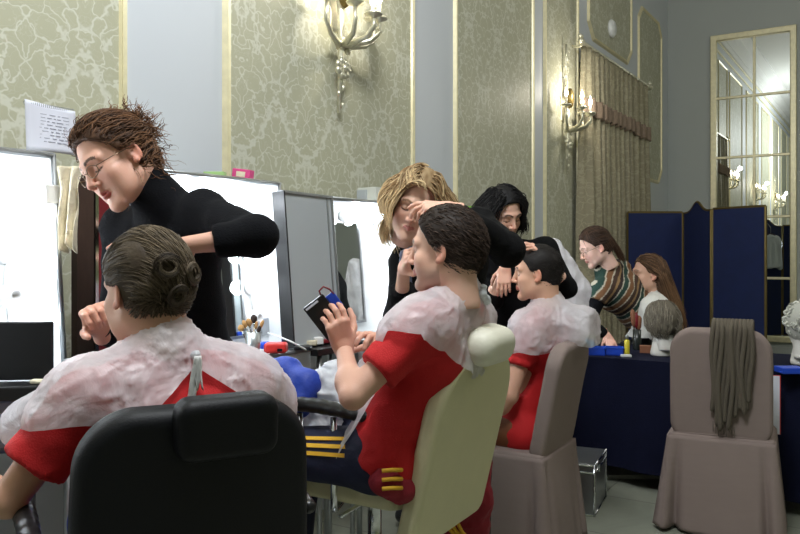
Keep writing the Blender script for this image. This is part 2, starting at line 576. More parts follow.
def strands(n, where, flow, length, steps=14, r=.0016, lift=(.004, .010), curl=0.0, cf=30, spread=.15, s=1.0, R=None, C=None, seed=1, wander=.35, ext=None, hug=0):
    """hair locks grown from the scalp, pushed out of the skull; local head coordinates"""
    rg = np.random.default_rng(seed)
    pts = []
    c0, r0 = A(HE[0][0]), A(HE[0][1])
    while len(pts) < n:
        d = rg.normal(size=3); d /= np.linalg.norm(d)
        p = c0+d*(r0+.003)
        if where(p): pts.append(p)
    p = A(pts); path = [p.copy()]
    L = length if np.isscalar(length) else A([length(q) for q in pts])
    L = np.broadcast_to(L, (n,))*rg.uniform(1-spread, 1+spread, n)
    st = (L/steps)[:, None]
    ph = rg.uniform(0, 100, (n, 1)); w0 = rg.normal(size=(n, 3))
    lf = rg.uniform(0, 1, (n, 1))
    for i in range(steps):
        f = flow(p, i/steps)
        f = f/(np.linalg.norm(f, axis=1)[:, None]+1e-9)
        nz = np.stack([vnoise(p*cf+ph+k*17, k) for k in range(3)], 1)
        f = f+w0*wander*.25+nz*(wander+curl)
        f /= np.linalg.norm(f, axis=1)[:, None]+1e-9
        p = p+f*st
        lo = (lift[0]+(lift[1]-lift[0])*lf)*min(1, .4+i/3)
        for c, rr in HE+(ext or []):
            qv = (p-A(c))/(A(rr)+lo)
            k = np.linalg.norm(qv, axis=1)[:, None]
            p = np.where(k < 1, A(c)+(p-A(c))/k, p)
        if hug:
            cc_ = A([0, -.015, .02]); rr_ = A([.082, .104, .108])+lo
            k = np.linalg.norm((p-cc_)/rr_, axis=1)[:, None]
            p = np.where(k > 1, p*(1-hug)+hug*(cc_+(p-cc_)/k), p)
        path.append(p.copy())
    return np.stack(path, 1), lf

def hair_obj(parent, C, R, s, groups, color, tips=None, cap=None, name='hair', seed=3, caph=.005, nosub=False):
    """groups: list of (paths, radius). one mesh: scalp cap + locks"""
    vs, qs, cs = [], [], []
    n = 0
    rg = np.random.default_rng(seed)
    c0 = A(lin(color)); c1 = A(lin(tips or color))
    if cap:
        g = SDF((-.14, -.19, -.19), (.14, .14, .17), caph, cap=.03)
        cap(g)
        v, q = g.mesh()
        dn = fbm(v*A([60, 25, 25]), 5)
        v = v+vnormals(v, q)*(dn*.004)[:, None]
        vs.append(v); qs.append(q)
        m = .5+.5*vnoise(v*A([160, 40, 40]), 3)[:, None]
        cs.append((c0*(1-m*.4)+c1*m*.4)*.8); n += len(v)
    for paths, r in groups:
        S, Mm, _ = paths.shape
        v, q = tubes_np(paths, rg.uniform(.6, 1.35, S)*r, 0)
        t = np.repeat(np.tile(np.linspace(0, 1, Mm), S), 4)[:, None]
        b = np.repeat(rg.uniform(.6, 1.35, S), Mm*4)[:, None]
        mixr = np.repeat(rg.uniform(-.35, .35, S), Mm*4)[:, None]
        w = np.clip(t*1.1+mixr, 0, 1)
        cs.append((c0*(1-w)+c1*w)*b); vs.append(v); qs.append(q+n); n += len(v)
    v = np.concatenate(vs); q = np.concatenate(qs); c = np.clip(np.concatenate(cs), 0, 1)
    return sobj(name, v*s@R.T+C, q, M['hair'], parent, col=c)

def cap_short(t=.010, low=-.075, front=.0):
    def f(g):
        g.ell(HE[0][0], A(HE[0][1])+t, k=0)
        g.ell((0, -.035, -.02), (.066+t*.4, .07+t*.4, .075), k=.02)
        g.ell((0, .15+front, -.05), (.15, .16, .155), k=.008, op='s')
        for sx in (-1, 1): g.ell((sx*.088, .012, -.03), (.03, .032, .045), k=.008, op='s')
        g.plane((0, -.04, low), (0, .35, -1))
    return f

def hand(W, R, curls, thumb=(.6, .5), s=1.0, spread=.06, h=.003, col=(0, 0, 0)):
    """wrist W, frame R: x thumb side, y fingers, z back of hand; curls: per finger (a1,a2,a3)"""
    g = SDF((-.12, -.06, -.13), (.13, .21, .06), h, cap=.02)
    xs = [.029, .010, -.010, -.028]; ln = [.072, .080, .074, .058]; rr = [.0090, .0092, .0088, .0078]
    for i, x in enumerate(xs):
        g.cap_((x*.55, 0, 0), (x, .086-.004*abs(i-1), .0), .0135, .0115, k=.012)
    g.cap_((0, -.05, 0), (0, .005, 0), .023, .022, k=.02)
    g.ell((.022, .035, -.008), (.017, .030, .014), k=.012)
    g.ell((-.02, .035, -.006), (.013, .032, .012), k=.012)
    for i, x in enumerate(xs):
        p = A([x, .086-.004*abs(i-1), .0]); ang = 0
        sp = (1.5-i)*spread
        for j, (fr, rad) in enumerate(((.45, 1), (.31, .93), (.24, .84))):
            ang += curls[i][j]
            d = A([math.sin(sp)*math.cos(ang), math.cos(sp)*math.cos(ang), -math.sin(ang)])
            p2 = p+d*ln[i]*fr
            g.cap_(p, p2, rr[i]*rad*1.04, rr[i]*rad*.92, k=.004)
            p = p2
    p = A([.026, .018, -.008]); a, b = thumb
    d = norm([math.sin(a+.35), math.cos(a+.35), -.35-b*.5]); p1 = p+d*.042
    d2 = norm([math.sin(a-.1), math.cos(a-.1), -.4-b]); p2 = p1+d2*.032
    d3 = norm([math.sin(a-.4), math.cos(a-.4), -.45-b*1.3]); p3 = p2+d3*.026
    g.cap_(p, p1, .0145, .0115, k=.012); g.cap_(p1, p2, .0108, .0098, k=.004); g.cap_(p2, p3, .0098, .0082, k=.004)
    v, q = g.mesh()
    v = smooth_mesh(v, q, 1, .3)
    return v*s@np.asarray(R).T+W, q

def limb(g, J, k=.02, off=0, upto=None, arms='LR', legs='LR', slim=1.0, fem=False):
    for sd in arms:
        g.cap_(J['s'+sd], J['e'+sd], .047*slim+off, .037*slim+off, k=k)
        g.cap_(J['e'+sd], J['w'+sd], .038*slim+off, .024*slim+off, k=.012)
        m = A(J['e'+sd])*.72+A(J['w'+sd])*.28
        g.ell(m, (.041*slim+off,)*3, k=.03)
    for sd in legs:
        g.cap_(J['h'+sd], J['k'+sd], .082*slim+off, .055*slim+off, k=.03)
        g.cap_(J['k'+sd], J['a'+sd], .055*slim+off, .036*slim+off, k=.02)
        f = J.get('toe'+sd)
        if f is not None:
            g.cap_(J['a'+sd], f, .038, .03, k=.02)

def torso(g, J, off=0, k=.05, w=1.0, fem=False):
    pe, ch, nk = A(J['pelvis']), A(J['chest']), A(J['neck'])
    left = norm(A(J['sL'])-A(J['sR'])); upv = norm(nk-pe); fw = norm(np.cross(left, upv))*-1
    fw = norm(np.cross(upv, left))*-1 if False else norm(np.cross(left, upv))
    if fw@A(J['fwd']) < 0: fw = -fw
    hipd = norm(A(J['hL'])-A(J['hR']))
    for sg in (-1, 1):
        g.cap_(pe+hipd*.075*sg*w, pe+(ch-pe)*.5+left*.055*sg*w, .098*w+off, .088*w+off, k=k)
        g.cap_(pe+(ch-pe)*.5+left*.055*sg*w, ch+left*.07*sg*w, .088*w+off, .098*w+off, k=k)
        g.cap_(ch+left*.075*sg*w+upv*.03, ch+left*.10*sg*w+upv*.07, .088*w+off, .065*w+off, k=k)
        sh = A(J['sL'] if sg > 0 else J['sR'])
        g.cap_(nk-upv*.045, sh, .050+off, .048+off, k=.04)
        g.cap_(ch+left*.08*sg*w, sh, .075*w+off, .048+off, k=.04)
        if fem: g.ell(ch+left*.07*sg+fw*.075-upv*.0, (.055+off,)*3, k=.04)
        g.ell(pe+hipd*.08*sg-fw*.045, (.085*w+off,)*3, k=k)

def bounds(J, m=.2, keys=None):
    p = A([A(v) for k, v in J.items() if k != 'fwd' and (keys is None or k in keys)])
    return p.min(0)-m, p.max(0)+m

def skin_body(name, parent, J, hd, hands, skin, h=.008, slim=1.0, w=1.0, fem=False, neck=.054, legs='LR', arms='LR'):
    """one continuous body mesh: torso, limbs, neck, head, hands"""
    lo, hi = bounds(J, .16)
    g = SDF(lo, hi, h)
    torso(g, J, off=-.012, w=w, fem=fem)
    limb(g, J, slim=slim, legs='')
    JJ = dict(J); g2 = None
    for sd in legs:
        g.cap_(J['h'+sd], J['k'+sd], .072*slim, .048*slim, k=.03)
        g.cap_(J['k'+sd], J['a'+sd], .048*slim, .034*slim, k=.02)
        if 'toe'+sd in J: g.cap_(J['a'+sd], J['toe'+sd], .03, .024, k=.02)
    hv, hq, hc, nb = hd
    g.cap_(A(J['neck'])-V(0, 1, 0)*.03, nb, neck+.004, neck-.003, k=.03)
    v, q = g.mesh()
    c = np.tile(A(lin(skin)), (len(v), 1))
    vs, qs, cs = [v, hv], [q, hq+len(v)], [c, hc]
    n = len(v)+len(hv)
    for a, b in hands:
        vs.append(a); qs.append(b+n); n += len(a)
        cs.append(np.tile(A(lin(skin))*A([1.0, .93, .92]), (len(a), 1)))
    return sobj(name, np.concatenate(vs), np.concatenate(qs), M['skin'], parent, col=np.concatenate(cs))

def garment(name, parent, lo, hi, h, fn, m, fold=0.0, ff=9, clip=None, solid=0.0, col=None, seed=4, stretch=(1, 1, 1), sm=0, radial=None):
    g = SDF(lo, hi, h)
    fn(g)
    v, q = g.mesh()
    if sm: v = smooth_mesh(v, q, sm)
    if fold:
        nn = vnormals(v, q)
        p = v*A(stretch)
        d = .6*ridged(p*ff+1.5*fbm(p*ff*.5, seed+9)[:, None], seed)+.4*ridged(p*ff*2.1, seed+3)
        v = v+nn*(d*fold)[:, None]
    if radial is not None:      # sharp creases running out from the gathered neck
        nn = vnormals(v, q); w = v-A(radial); r = np.linalg.norm(w, axis=1)[:, None]+1e-6
        u = w/r
        pr = np.concatenate([u*A([5.5, 5.5, 5.5])], 1)+.24*np.stack([fbm(v*5, seed+i) for i in range(3)], 1)
        a_ = np.abs(vnoise(pr, seed+5)); b_ = np.abs(vnoise(pr*2.3+9, seed+6))
        d = (np.exp(-a_*9)*.9+np.exp(-b_*9)*.5-.35)
        v = v+nn*(d*.0062*np.clip(r[:, 0]/.10, .25, 1))[:, None]
    if clip: v, q = clip_mesh(v, q, clip, h)
    cc = col(v) if col else None
    return sobj(name, v, q, m, parent, col=cc, solid=solid)

def lerp(a, b, t): return A(a)*(1-t)+A(b)*t

def head_at(C, fwd, up=(0, 0, 1), s=1.0, **kw):
    R = frame(fwd, up)
    v, q, c = head(C, R, s, **kw)
    nb = C+R@(A([0, -.04, -.125])*s)
    return (v, q, c, nb), R

def stand_feet(J, fwd, w=.1):
    left = norm(np.cross([0, 0, 1], fwd))
    for sg, sd in ((1, 'L'), (-1, 'R')):
        h = A(J['pelvis'])+left*sg*.085
        J['h'+sd] = h
        J['k'+sd] = A([h[0], h[1], .50])+left*sg*.01+A(fwd)*.03
        J['a'+sd] = A([h[0], h[1], .09])+left*sg*.02
        J['toe'+sd] = J['a'+sd]+norm(A([fwd[0], fwd[1], 0]))*.13-A([0, 0, .055])

def sit_legs(J, fwd, left, thigh=.42, drop=.02, footz=.10, fwdshin=.05, hw=.09):
    for sg, sd in ((1, 'L'), (-1, 'R')):
        h = A(J['pelvis'])+left*sg*.08
        J['h'+sd] = h
        J['k'+sd] = h+fwd*thigh+left*sg*hw*.4-A([0, 0, drop])
        a = J['k'+sd]+fwd*fwdshin; J['a'+sd] = A([a[0], a[1], footz+.0])
        J['toe'+sd] = J['a'+sd]+fwd*.13-A([0, 0, .03])

def shoes(parent, J, color_m, sides='LR'):
    for sd in sides:
        b = SDF(*[A(J['a'+sd])+A([-1, -1, -1])*.2, A(J['a'+sd])+A([1, 1, 1])*.2], .008)
        a = A(J['a'+sd]); t = A(J['toe'+sd])
        b.cap_(a-A([0, 0, .02]), t, .046, .038, k=.02); b.cap_(a, a+A([0, 0, .03]), .045, .043, k=.02)
        sole = min(a[2], t[2]-.0)-.04
        b.plane((0, 0, max(.0, t[2]-.036)), (0, 0, -1))
        v, q = b.mesh(); sobj('shoe', v, q, color_m, parent)
# ------------------------------------------------------------ the room
WX, BY, RX, FY, CH = -2.6, 10.9, 7.0, -7.0, 5.5

def damask(name, motif, ground):
    m = bpy.data.materials.new(name)
    N, L = nodes(m); b = N['Principled BSDF']
    tc = N.new('ShaderNodeTexCoord')
    nz = N.new('ShaderNodeTexNoise'); nz.inputs['Scale'].default_value = 5; nz.inputs['Detail'].default_value = 2
    L.new(tc.outputs['Object'], nz.inputs[0])
    sp = N.new('ShaderNodeSeparateXYZ'); L.new(tc.outputs['Object'], sp.inputs[0])
    def math_(op, a, b_=None, c=None):
        q = N.new('ShaderNodeMath'); q.operation = op
        for i, x in enumerate((a, b_, c)):
            if x is None: continue
            if isinstance(x, (int, float)): q.inputs[i].default_value = x
            else: L.new(x, q.inputs[i])
        return q.outputs[0]
    u = math_('PINGPONG', sp.outputs[1], .24)
    u2 = math_('PINGPONG', math_('ADD', sp.outputs[1], .0), .24)
    w = math_('PINGPONG', sp.outputs[2], .42)
    cb = N.new('ShaderNodeCombineXYZ')
    L.new(u, cb.inputs[0]); L.new(sp.outputs[2], cb.inputs[1])
    vo = N.new('ShaderNodeTexVoronoi'); vo.feature = 'DISTANCE_TO_EDGE'; vo.voronoi_dimensions = '2D'
    vo.inputs['Scale'].default_value = 11.5
    # warp by noise that is itself mirrored so the motif stays symmetric
    n2 = N.new('ShaderNodeTexNoise'); n2.inputs['Scale'].default_value = 9; n2.inputs['Detail'].default_value = 3
    L.new(cb.outputs[0], n2.inputs[0])
    mx = N.new('ShaderNodeVectorMath'); mx.operation = 'MULTIPLY_ADD'
    L.new(n2.outputs['Color'], mx.inputs[0]); mx.inputs[1].default_value = (.24, .24, 0); L.new(cb.outputs[0], mx.inputs[2])
    L.new(mx.outputs[0], vo.inputs[0])
    v2 = N.new('ShaderNodeTexVoronoi'); v2.feature = 'DISTANCE_TO_EDGE'; v2.voronoi_dimensions = '2D'
    v2.inputs['Scale'].default_value = 26; L.new(mx.outputs[0], v2.inputs[0])
    def ramp(x, a, b_):
        q = N.new('ShaderNodeMapRange'); q.interpolation_type = 'SMOOTHSTEP'
        q.inputs[1].default_value = a; q.inputs[2].default_value = b_; L.new(x, q.inputs[0]); return q.outputs[0]
    big = ramp(vo.outputs[0], .015, .085)
    small = math_('MULTIPLY_ADD', ramp(v2.outputs[0], .0, .045), .35, .65)
    ca = math_('COSINE', math_('MULTIPLY', sp.outputs[1], 2*PI/.48))
    cz = math_('COSINE', math_('MULTIPLY', sp.outputs[2], 2*PI/.84))
    og = math_('ABSOLUTE', math_('ADD', math_('ADD', ca, cz), math_('MULTIPLY', math_('SUBTRACT', n2.outputs[0], .5), 4.2)))
    ogr = ramp(og, .05, .26)
    f = math_('MULTIPLY', math_('MULTIPLY', big, small), ogr)
    mc = N.new('ShaderNodeMix'); mc.data_type = 'RGBA'
    mc.inputs[6].default_value = lin(ground)+(1,); mc.inputs[7].default_value = lin(motif)+(1,)
    L.new(f, mc.inputs[0]); L.new(mc.outputs[2], b.inputs['Base Color'])
    b.inputs['Roughness'].default_value = .55
    bp = N.new('ShaderNodeBump'); bp.inputs['Strength'].default_value = .12; bp.inputs['Distance'].default_value = .004
    L.new(f, bp.inputs['Height']); L.new(bp.outputs[0], b.inputs['Normal'])
    return m

M['damask'] = damask('damask', (179, 178, 154), (204, 204, 188))
M['damask_cloth'] = damask('damask_cloth', (142, 135, 112), (162, 155, 130))
M['plaster'] = mat('plaster', (205, 210, 216), rough=.55, var=.02, vscale=2, bump=.03, bscale=30)
M['plaster_grey'] = mat('plaster_grey', (176, 181, 178), rough=.7, var=.03, vscale=2, bump=.03, bscale=30)
M["gold"] = mat("gilded_wood", (230, 221, 184), rough=.38, metal=.35, var=.2, vscale=20)
M["brass"] = mat("brass", (228, 224, 204), rough=.28, metal=.75, var=.3, vscale=60)
M['dark_brass'] = mat('dark_brass', (120, 104, 62), rough=.35, metal=.8, var=.2)
M['ceiling'] = mat('ceiling_paint', (215, 215, 212), rough=.8, var=.02)
M['mirror'] = mat('mirror_glass', (226, 230, 226), rough=0.0, metal=1.0, var=.0)

def floor_mat():
    m = bpy.data.materials.new('marble_floor'); N, L = nodes(m); b = N['Principled BSDF']
    tc = N.new('ShaderNodeTexCoord')
    br = N.new('ShaderNodeTexBrick'); br.offset = 0; br.inputs['Scale'].default_value = 1
    br.inputs['Brick Width'].default_value = .6; br.inputs['Row Height'].default_value = .6; br.inputs['Mortar Size'].default_value = .004
    br.inputs['Color1'].default_value = lin((150, 152, 138))+(1,); br.inputs['Color2'].default_value = lin((142, 145, 130))+(1,)
    br.inputs['Mortar'].default_value = lin((95, 96, 88))+(1,)
    L.new(tc.outputs['Object'], br.inputs[0])
    n = N.new('ShaderNodeTexNoise'); n.inputs['Scale'].default_value = 3; n.inputs['Detail'].default_value = 8; n.inputs['Distortion'].default_value = 2
    L.new(tc.outputs['Object'], n.inputs[0])
    mx = N.new('ShaderNodeMix'); mx.data_type = 'RGBA'; mx.blend_type = 'MULTIPLY'; mx.inputs[0].default_value = .5
    cr = N.new('ShaderNodeValToRGB'); cr.color_ramp.elements[0].position = .35; cr.color_ramp.elements[0].color = (.7, .7, .68, 1); cr.color_ramp.elements[1].position = .6
    L.new(n.outputs[0], cr.inputs[0]); L.new(br.outputs[0], mx.inputs[6]); L.new(cr.outputs[0], mx.inputs[7])
    L.new(mx.outputs[2], b.inputs['Base Color']); b.inputs['Roughness'].default_value = .28
    return m
M['floor'] = floor_mat()

def slab(name, lo, hi, m):
    lo, hi = A(lo, float), A(hi, float)
    return struct(MB().box((lo+hi)/2, hi-lo).build(name, m))
slab('floor', (WX-.2, FY-.2, -.2), (RX+.2, BY+.2, 0), M['floor'])
slab('ceiling', (WX-.2, FY-.2, CH), (RX+.2, BY+.2, CH+.2), M['ceiling'])
slab('wall_left', (WX-.2, FY-.2, 0), (WX, BY+.2, CH), M['plaster'])
slab('wall_back', (WX, BY, 0), (RX, BY+.2, CH), M['plaster_grey'])
slab('wall_right', (RX, FY-.2, 0), (RX+.2, BY+.2, CH), mat('sage_wall', (172, 178, 138), rough=.8, var=.04))
slab('wall_front', (WX, FY-.2, 0), (RX, FY, CH), M['plaster_grey'])
# cornice along left and back wall, baseboard
tn = [0]
def trim(mb, m, bevel=0, name=None):
    tn[0] += 1
    return struct(mb.build(name or 'trim_%d' % tn[0], m, bevel=bevel))
c = MB()
prof = [(0, 0), (.02, 0), (.05, .06), (.05, .10), (.12, .16), (.16, .26), (.26, .32), (.30, .34), (.30, .40), (0, .40)]
c.prism(prof, (WX, FY, CH-.40), (1, 0, 0), (0, 0, 1), (0, BY-FY, 0)); trim(c, M['ceiling'])
c = MB().prism(prof, (WX, BY, CH-.40), (0, -1, 0), (0, 0, 1), (RX-WX, 0, 0)); trim(c, M['ceiling'])
for z in (CH-.44, CH-.62):
    trim(MB().box((WX+.012, (FY+BY)/2, z), (.024, BY-FY, .03)), M['gold'])
struct(MB().box((WX+.012, (FY+BY)/2, .09), (.024, BY-FY, .18)).build('baseboard_left', M['plaster'], bevel=.004))
struct(MB().box(((RX+WX)/2, BY-.012, .09), (RX-WX, .024, .18)).build('baseboard_back', M['plaster_grey'], bevel=.004))

def panel(y0, y1, z0, z1, ch=0.0, fabric=True, chz=None, w=.045, m=None):
    """framed damask panel on the left wall; ch = chamfered corners"""
    d = .022
    if ch: poly = [(y0+ch, z0), (y1-ch, z0), (y1, z0+ch), (y1, z1-ch), (y1-ch, z1), (y0+ch, z1), (y0, z1-ch), (y0, z0+ch)]
    else: poly = [(y0, z0), (y1, z0), (y1, z1), (y0, z1)]
    cy, cz = (y0+y1)/2, (z0+z1)/2
    def off(k): return [(cy+(a-cy)*(1-2*k/(y1-y0)), cz+(b-cz)*(1-2*k/(z1-z0))) for a, b in poly]
    f = MB()
    n = len(poly)
    for k0, k1, h0, h1 in ((0, w*.35, 0, d), (w*.35, w*.62, d, d*.55), (w*.62, w*.85, d*.55, d*.9), (w*.85, w, d*.9, .004)):
        a, b = off(k0), off(k1)
        vs = [(WX+h0, p, q) for p, q in a]+[(WX+h1, p, q) for p, q in b]
        f.add(vs, [(i, (i+1) % n, n+(i+1) % n, n+i) for i in range(n)])
    o = trim(f, M['gold'])
    b = MB().prism(off(w*.8), (WX+.001, 0, 0), (0, 1, 0), (0, 0, 1), (.005, 0, 0))
    b.build('damask_fabric', m or M['damask'], o)
    return o
yw = lambda px: PX(px, WX)[0][1]
panel(yw(127)-1.35, yw(127), .9, 4.75)                 # far left panel
panel(yw(222), yw(413.5), .9, 4.75)                    # panel behind the first sconce
panel(yw(453), yw(533), .9, 4.75)
panel(yw(543), yw(577.5), .9, 4.75)                    # narrow panel with the second sconce
# over and beside the curtained opening
pA, dA = PX(587, WX); pB, dB = PX(631, WX)
zt = CAMH+(252-68)/FPX*dB
panel(pA[1], pB[1], zt, 4.55, ch=.16)
pC, dC = PX(637.5, WX); pD, dD = PX(661, WX)
panel(pC[1], pD[1], CAMH+(252-185)/FPX*dD, CAMH+(252-40)/FPX*dD+.2, ch=.16)
for a in range(4):                                      # panels further back, seen only in the mirror
    y1 = yw(127)-1.35-.45-a*1.9
    panel(y1-1.4, y1, .9, 4.75)
# round white detector on the panel over the curtain
p, d = PX(610, WX)
det = MB().lathe([(.095, 0), (.10, .02), (.075, .045), (.0001, .05)], n=24, R=A([[0, 0, 1.0], [0, 1, 0], [-1, 0, 0]]), c=(WX+.006, p[1], CAMH+(252-29)/FPX*d))
tag(det.build('smoke_detector', mat('white_plastic', (225, 228, 228), rough=.4), smooth=True), 'small round white disc on the damask panel above the curtain', 'smoke detector')

# dark door opening beside the curtain
y0, y1 = yw(579), yw(640)
struct(MB().box((WX+.004, (y0+y1)/2, 1.62), (.008, y1-y0, 3.24)).build('door_1', mat('dark_door', (70, 66, 60), rough=.6)))

# curtain and rod
RXc = WX+.12
r0, _ = PX(583, RXc); r1, _ = PX(649, RXc)
zr = 3.36
rod = root('curtain_rod', 'brass curtain rod with scrolled end on bracket high above the damask curtain', 'curtain rod', (RXc, r0[1], zr))
q = MB(); n = 60
q.tube([(RXc, r0[1]-.03+(r1[1]-r0[1]+.06)*i/n, zr) for i in range(n+1)], [.017+.004*(i % 2) for i in range(n+1)], 8)
q.build('rod', M['brass'], rod, smooth=True)
for yy, nm in ((r0[1]-.05, 'finial'), (r1[1]+.05, 'finial')):
    f = MB().ball((RXc, yy, zr), .035, sc=(1, 1.3, 1)); f.ball((RXc, yy-.03, zr+.045), .022); f.ball((RXc, yy+.02, zr+.05), .018)
    f.build(nm, M['brass'], rod, smooth=True)
for yy in (r0[1]+.02, r1[1]-.05):
    MB().tube([(WX, yy, zr-.02), (WX+.08, yy, zr-.03), (RXc, yy, zr)], .012).build('bracket', M['brass'], rod, smooth=True)
cur = root('curtain', 'tall pale green damask curtain with a pinkish fringed band, hanging from the brass rod', 'curtain', (RXc, r0[1], .02))
n, m_ = 170, 50
ys = np.linspace(r0[1]+.02, r1[1]-.05, n); zs = np.linspace(.02, zr-.02, m_)
Yg, Zg = np.meshgrid(ys, zs, indexing='ij')
w = (3.36-Zg)/3.36
amp = .018+.045*np.clip(w*2, 0, 1)
X = RXc+amp*np.sin(Yg*34+2.2*np.sin(Yg*3.1)+w*1.1)+.012*np.sin(Yg*83+w*3)
Yq = Yg+.03*w*np.sin(Yg*12)
MB().grid(np.stack([X, Yq, Zg], 2)).build('drape', M['damask_cloth'], cur, smooth=True, solid=.004)
M['fringe'] = mat('fringe', (138, 120, 104), rough=.9, bump=.5, bscale=90, vscale=60, var=.3)
z0 = np.linspace(2.71, 2.85, 8)
Yg, Zg = np.meshgrid(ys, z0, indexing='ij')
w = (3.36-Zg)/3.36; amp = .018+.045*np.clip(w*2, 0, 1)
sc = .03*np.abs(np.sin(Yg*20))*(2.85-Zg)/.14
X = RXc+.022+amp*np.sin(Yg*34+2.2*np.sin(Yg*3.1)+w*1.1)+.012*np.sin(Yg*83+w*3)+.008*np.sin(Yg*160)
MB().grid(np.stack([X, Yg+.03*w*np.sin(Yg*12), Zg-sc], 2)).build('fringed_band', M['fringe'], cur, smooth=True, solid=.006)

# ---------------------------------------------------------------- mirror on the back wall
xl = None
def PYw(px, Y):
    r = (px-400)/FPX; d = Y/(math.cos(YAW)+math.sin(YAW)*r)
    return d*(-math.sin(YAW)+math.cos(YAW)*r), d
X0, d0 = PYw(711, BY); X1, d1 = PYw(797, BY); X2 = X1+(X1-X0)*.0
zt = CAMH+(252-37)/FPX*d0; zb = .24
wm = root('wall_mirror', 'tall gold framed mirror of many panes on the back wall', 'mirror', ((X0+X1)/2, BY, zb))
fr = MB(); fw = .075
for x in (X0+fw/2, X1-fw/2): fr.box((x, BY-.03, (zt+zb)/2), (fw, .06, zt-zb))
for z in (zb+fw/2, zt-fw/2): fr.box(((X0+X1)/2, BY-.03, z), (X1-X0, .058, fw))
fr.build('frame', M['gold'], wm, bevel=.01)
MB().box(((X0+X1)/2, BY-.008, (zt+zb)/2), (X1-X0-.02, .012, zt-zb-.02)).build('mirror_glass', M['mirror'], wm)
zz = [CAMH+(252-y)/FPX*d0 for y in (99.8, 158.8, 218)]
zz.append(zz[2]-(zz[1]-zz[2]))
MB().box(((X0+X1)/2+.02, BY-.02, (zt+zb)/2), (.032, .03, zt-zb-.1)).build('muntin', M['gold'], wm, bevel=.006)
for z in zz: MB().box(((X0+X1)/2, BY-.02, z), (X1-X0-.1, .028, .032)).build('muntin', M['gold'], wm, bevel=.006)
X3 = X1+.12
wm2 = root('wall_mirror', 'gold framed mirror at the right edge of the picture on the back wall', 'mirror', (X3+.4, BY, zb))
fr = MB()
for x in (X3+fw/2, X3+1.1-fw/2): fr.box((x, BY-.03, (zt+zb)/2), (fw, .06, zt-zb))
for z in (zb+fw/2, zt-fw/2): fr.box((X3+.55, BY-.03, z), (1.1, .058, fw))
fr.build('frame', M['gold'], wm2, bevel=.01)
MB().box((X3+.55, BY-.008, (zt+zb)/2), (1.08, .012, zt-zb-.02)).build('mirror_glass', M['mirror'], wm2)

# ---------------------------------------------------------------- sconces
M['flame'] = mat('flame_bulb', (255, 240, 215), emit=(255, 238, 205), estr=14, var=0)
M['candle'] = mat('candle_tube', (235, 230, 215), rough=.4, var=.03)
def sconce(y, label, energy):
    z0 = 2.14
    t = root('wall_sconce', label, 'sconce', (WX, y, z0), group='gilt wall sconces')
    x = WX+.05
    s = MB()
    s.tube([(x-.01, y, z0), (x, y+.004, z0+.2), (x+.01, y-.005, z0+.45), (x, y, z0+.62)], [.010, .018, .018, .022], 10)
    s.tube([(x, y, z0+.62), (x-.005, y+.01, z0+.85), (x-.01, y-.006, z0+1.02), (x-.01, y, z0+1.16)], [.016, .010, .008, .012], 8)
    rg = random.Random(3)
    for k in range(34):     # chased foliage twining up the stem
        zz = z0+.04+k*.032; a = k*2.3
        s.ball((x+.014*math.cos(a), y+.016*math.sin(a), zz), .010+.004*rg.random(), 8, sc=(1, .7, 1.5))
    s.build('stem', M['brass'], t, smooth=True)
    l = MB()
    for k in range(7):
        a = k*2*PI/7
        l.ball((x+.02, y+.045*math.cos(a), z0+.24+.038*math.sin(a)), .024, 10, sc=(.7, 1, 1))
    l.ball((x+.03, y, z0+.24), .022, 10)
    for k in range(5):
        l.ball((x+.02+.01*(k % 2), y+.03*math.cos(k*2.2), z0+.36+.03*math.sin(k*1.7)), .018, 8)
    l.build('rosette', M['brass'], t, smooth=True)
    MB().ball((x+.03, y, z0+.66), .045, 14, sc=(.8, 1, 2.1)).build('cartouche', M['dark_brass'], t, smooth=True)
    MB().box((WX+.008, y, z0+.65), (.016, .09, .4)).build('backplate', M['brass'], t, bevel=.01)
    for oy, ox, zc in ((-.21, .07, .56), (-.11, .18, .54), (.0, .22, .50), (.11, .18, .51), (.21, .07, .55)):
        px_, py_ = x+ox, y+oy
        a = MB()
        a.tube([(x, y, z0+.36), (x+ox*.35, y+oy*.3, z0+.37), (x+ox*.8, y+oy*.75, z0+.39), (px_+.004, py_*1.0+oy*.06, z0+.44), (px_, py_, z0+zc-.01)], [.020, .018, .015, .012, .011], 8)
        a.ball((px_, py_, z0+zc-.05), .013, 8)
        a.build('arm', M['brass'], t, smooth=True)
        MB().lathe([(.008, -.03), (.014, -.015), (.045, -.004), (.050, .004), (.046, .008), (.012, .006), (.0001, .006)], (px_, py_, z0+zc), 18).build('drip_pan', M['brass'], t, smooth=True)
        MB().lathe([(.011, 0), (.011, .075), (.0001, .078)], (px_, py_, z0+zc), 12).build('candle_tube', M['candle'], t, smooth=True)
        fl = MB().lathe([(.006, .0), (.015, .018), (.017, .032), (.011, .055), (.004, .078), (.0001, .09)], (px_, py_, z0+zc+.075), 12).build('flame_bulb', M['flame'], t, smooth=True)
    li = bpy.data.lights.new('sconce_light', 'POINT'); li.energy = energy; li.color = (1.0, .93, .80); li.shadow_soft_size = .035
    lo = bpy.data.objects.new('sconce_light', li); COL.objects.link(lo); lo.location = (x+.25, y, z0+.72)
sc1 = PX(333, WX)[0][1]; sc2 = PX(562, WX)[0][1]
sconce(sc1, 'gilt candle sconce on the wide damask panel, cut by the top of the photo', 10)
sconce(sc2, 'gilt candle sconce with lit bulbs on the narrow panel beside the curtain', 11)
sconce(sc1-(sc2-sc1), 'gilt candle sconce nearest the camera side of the room, left of the photo', 10)
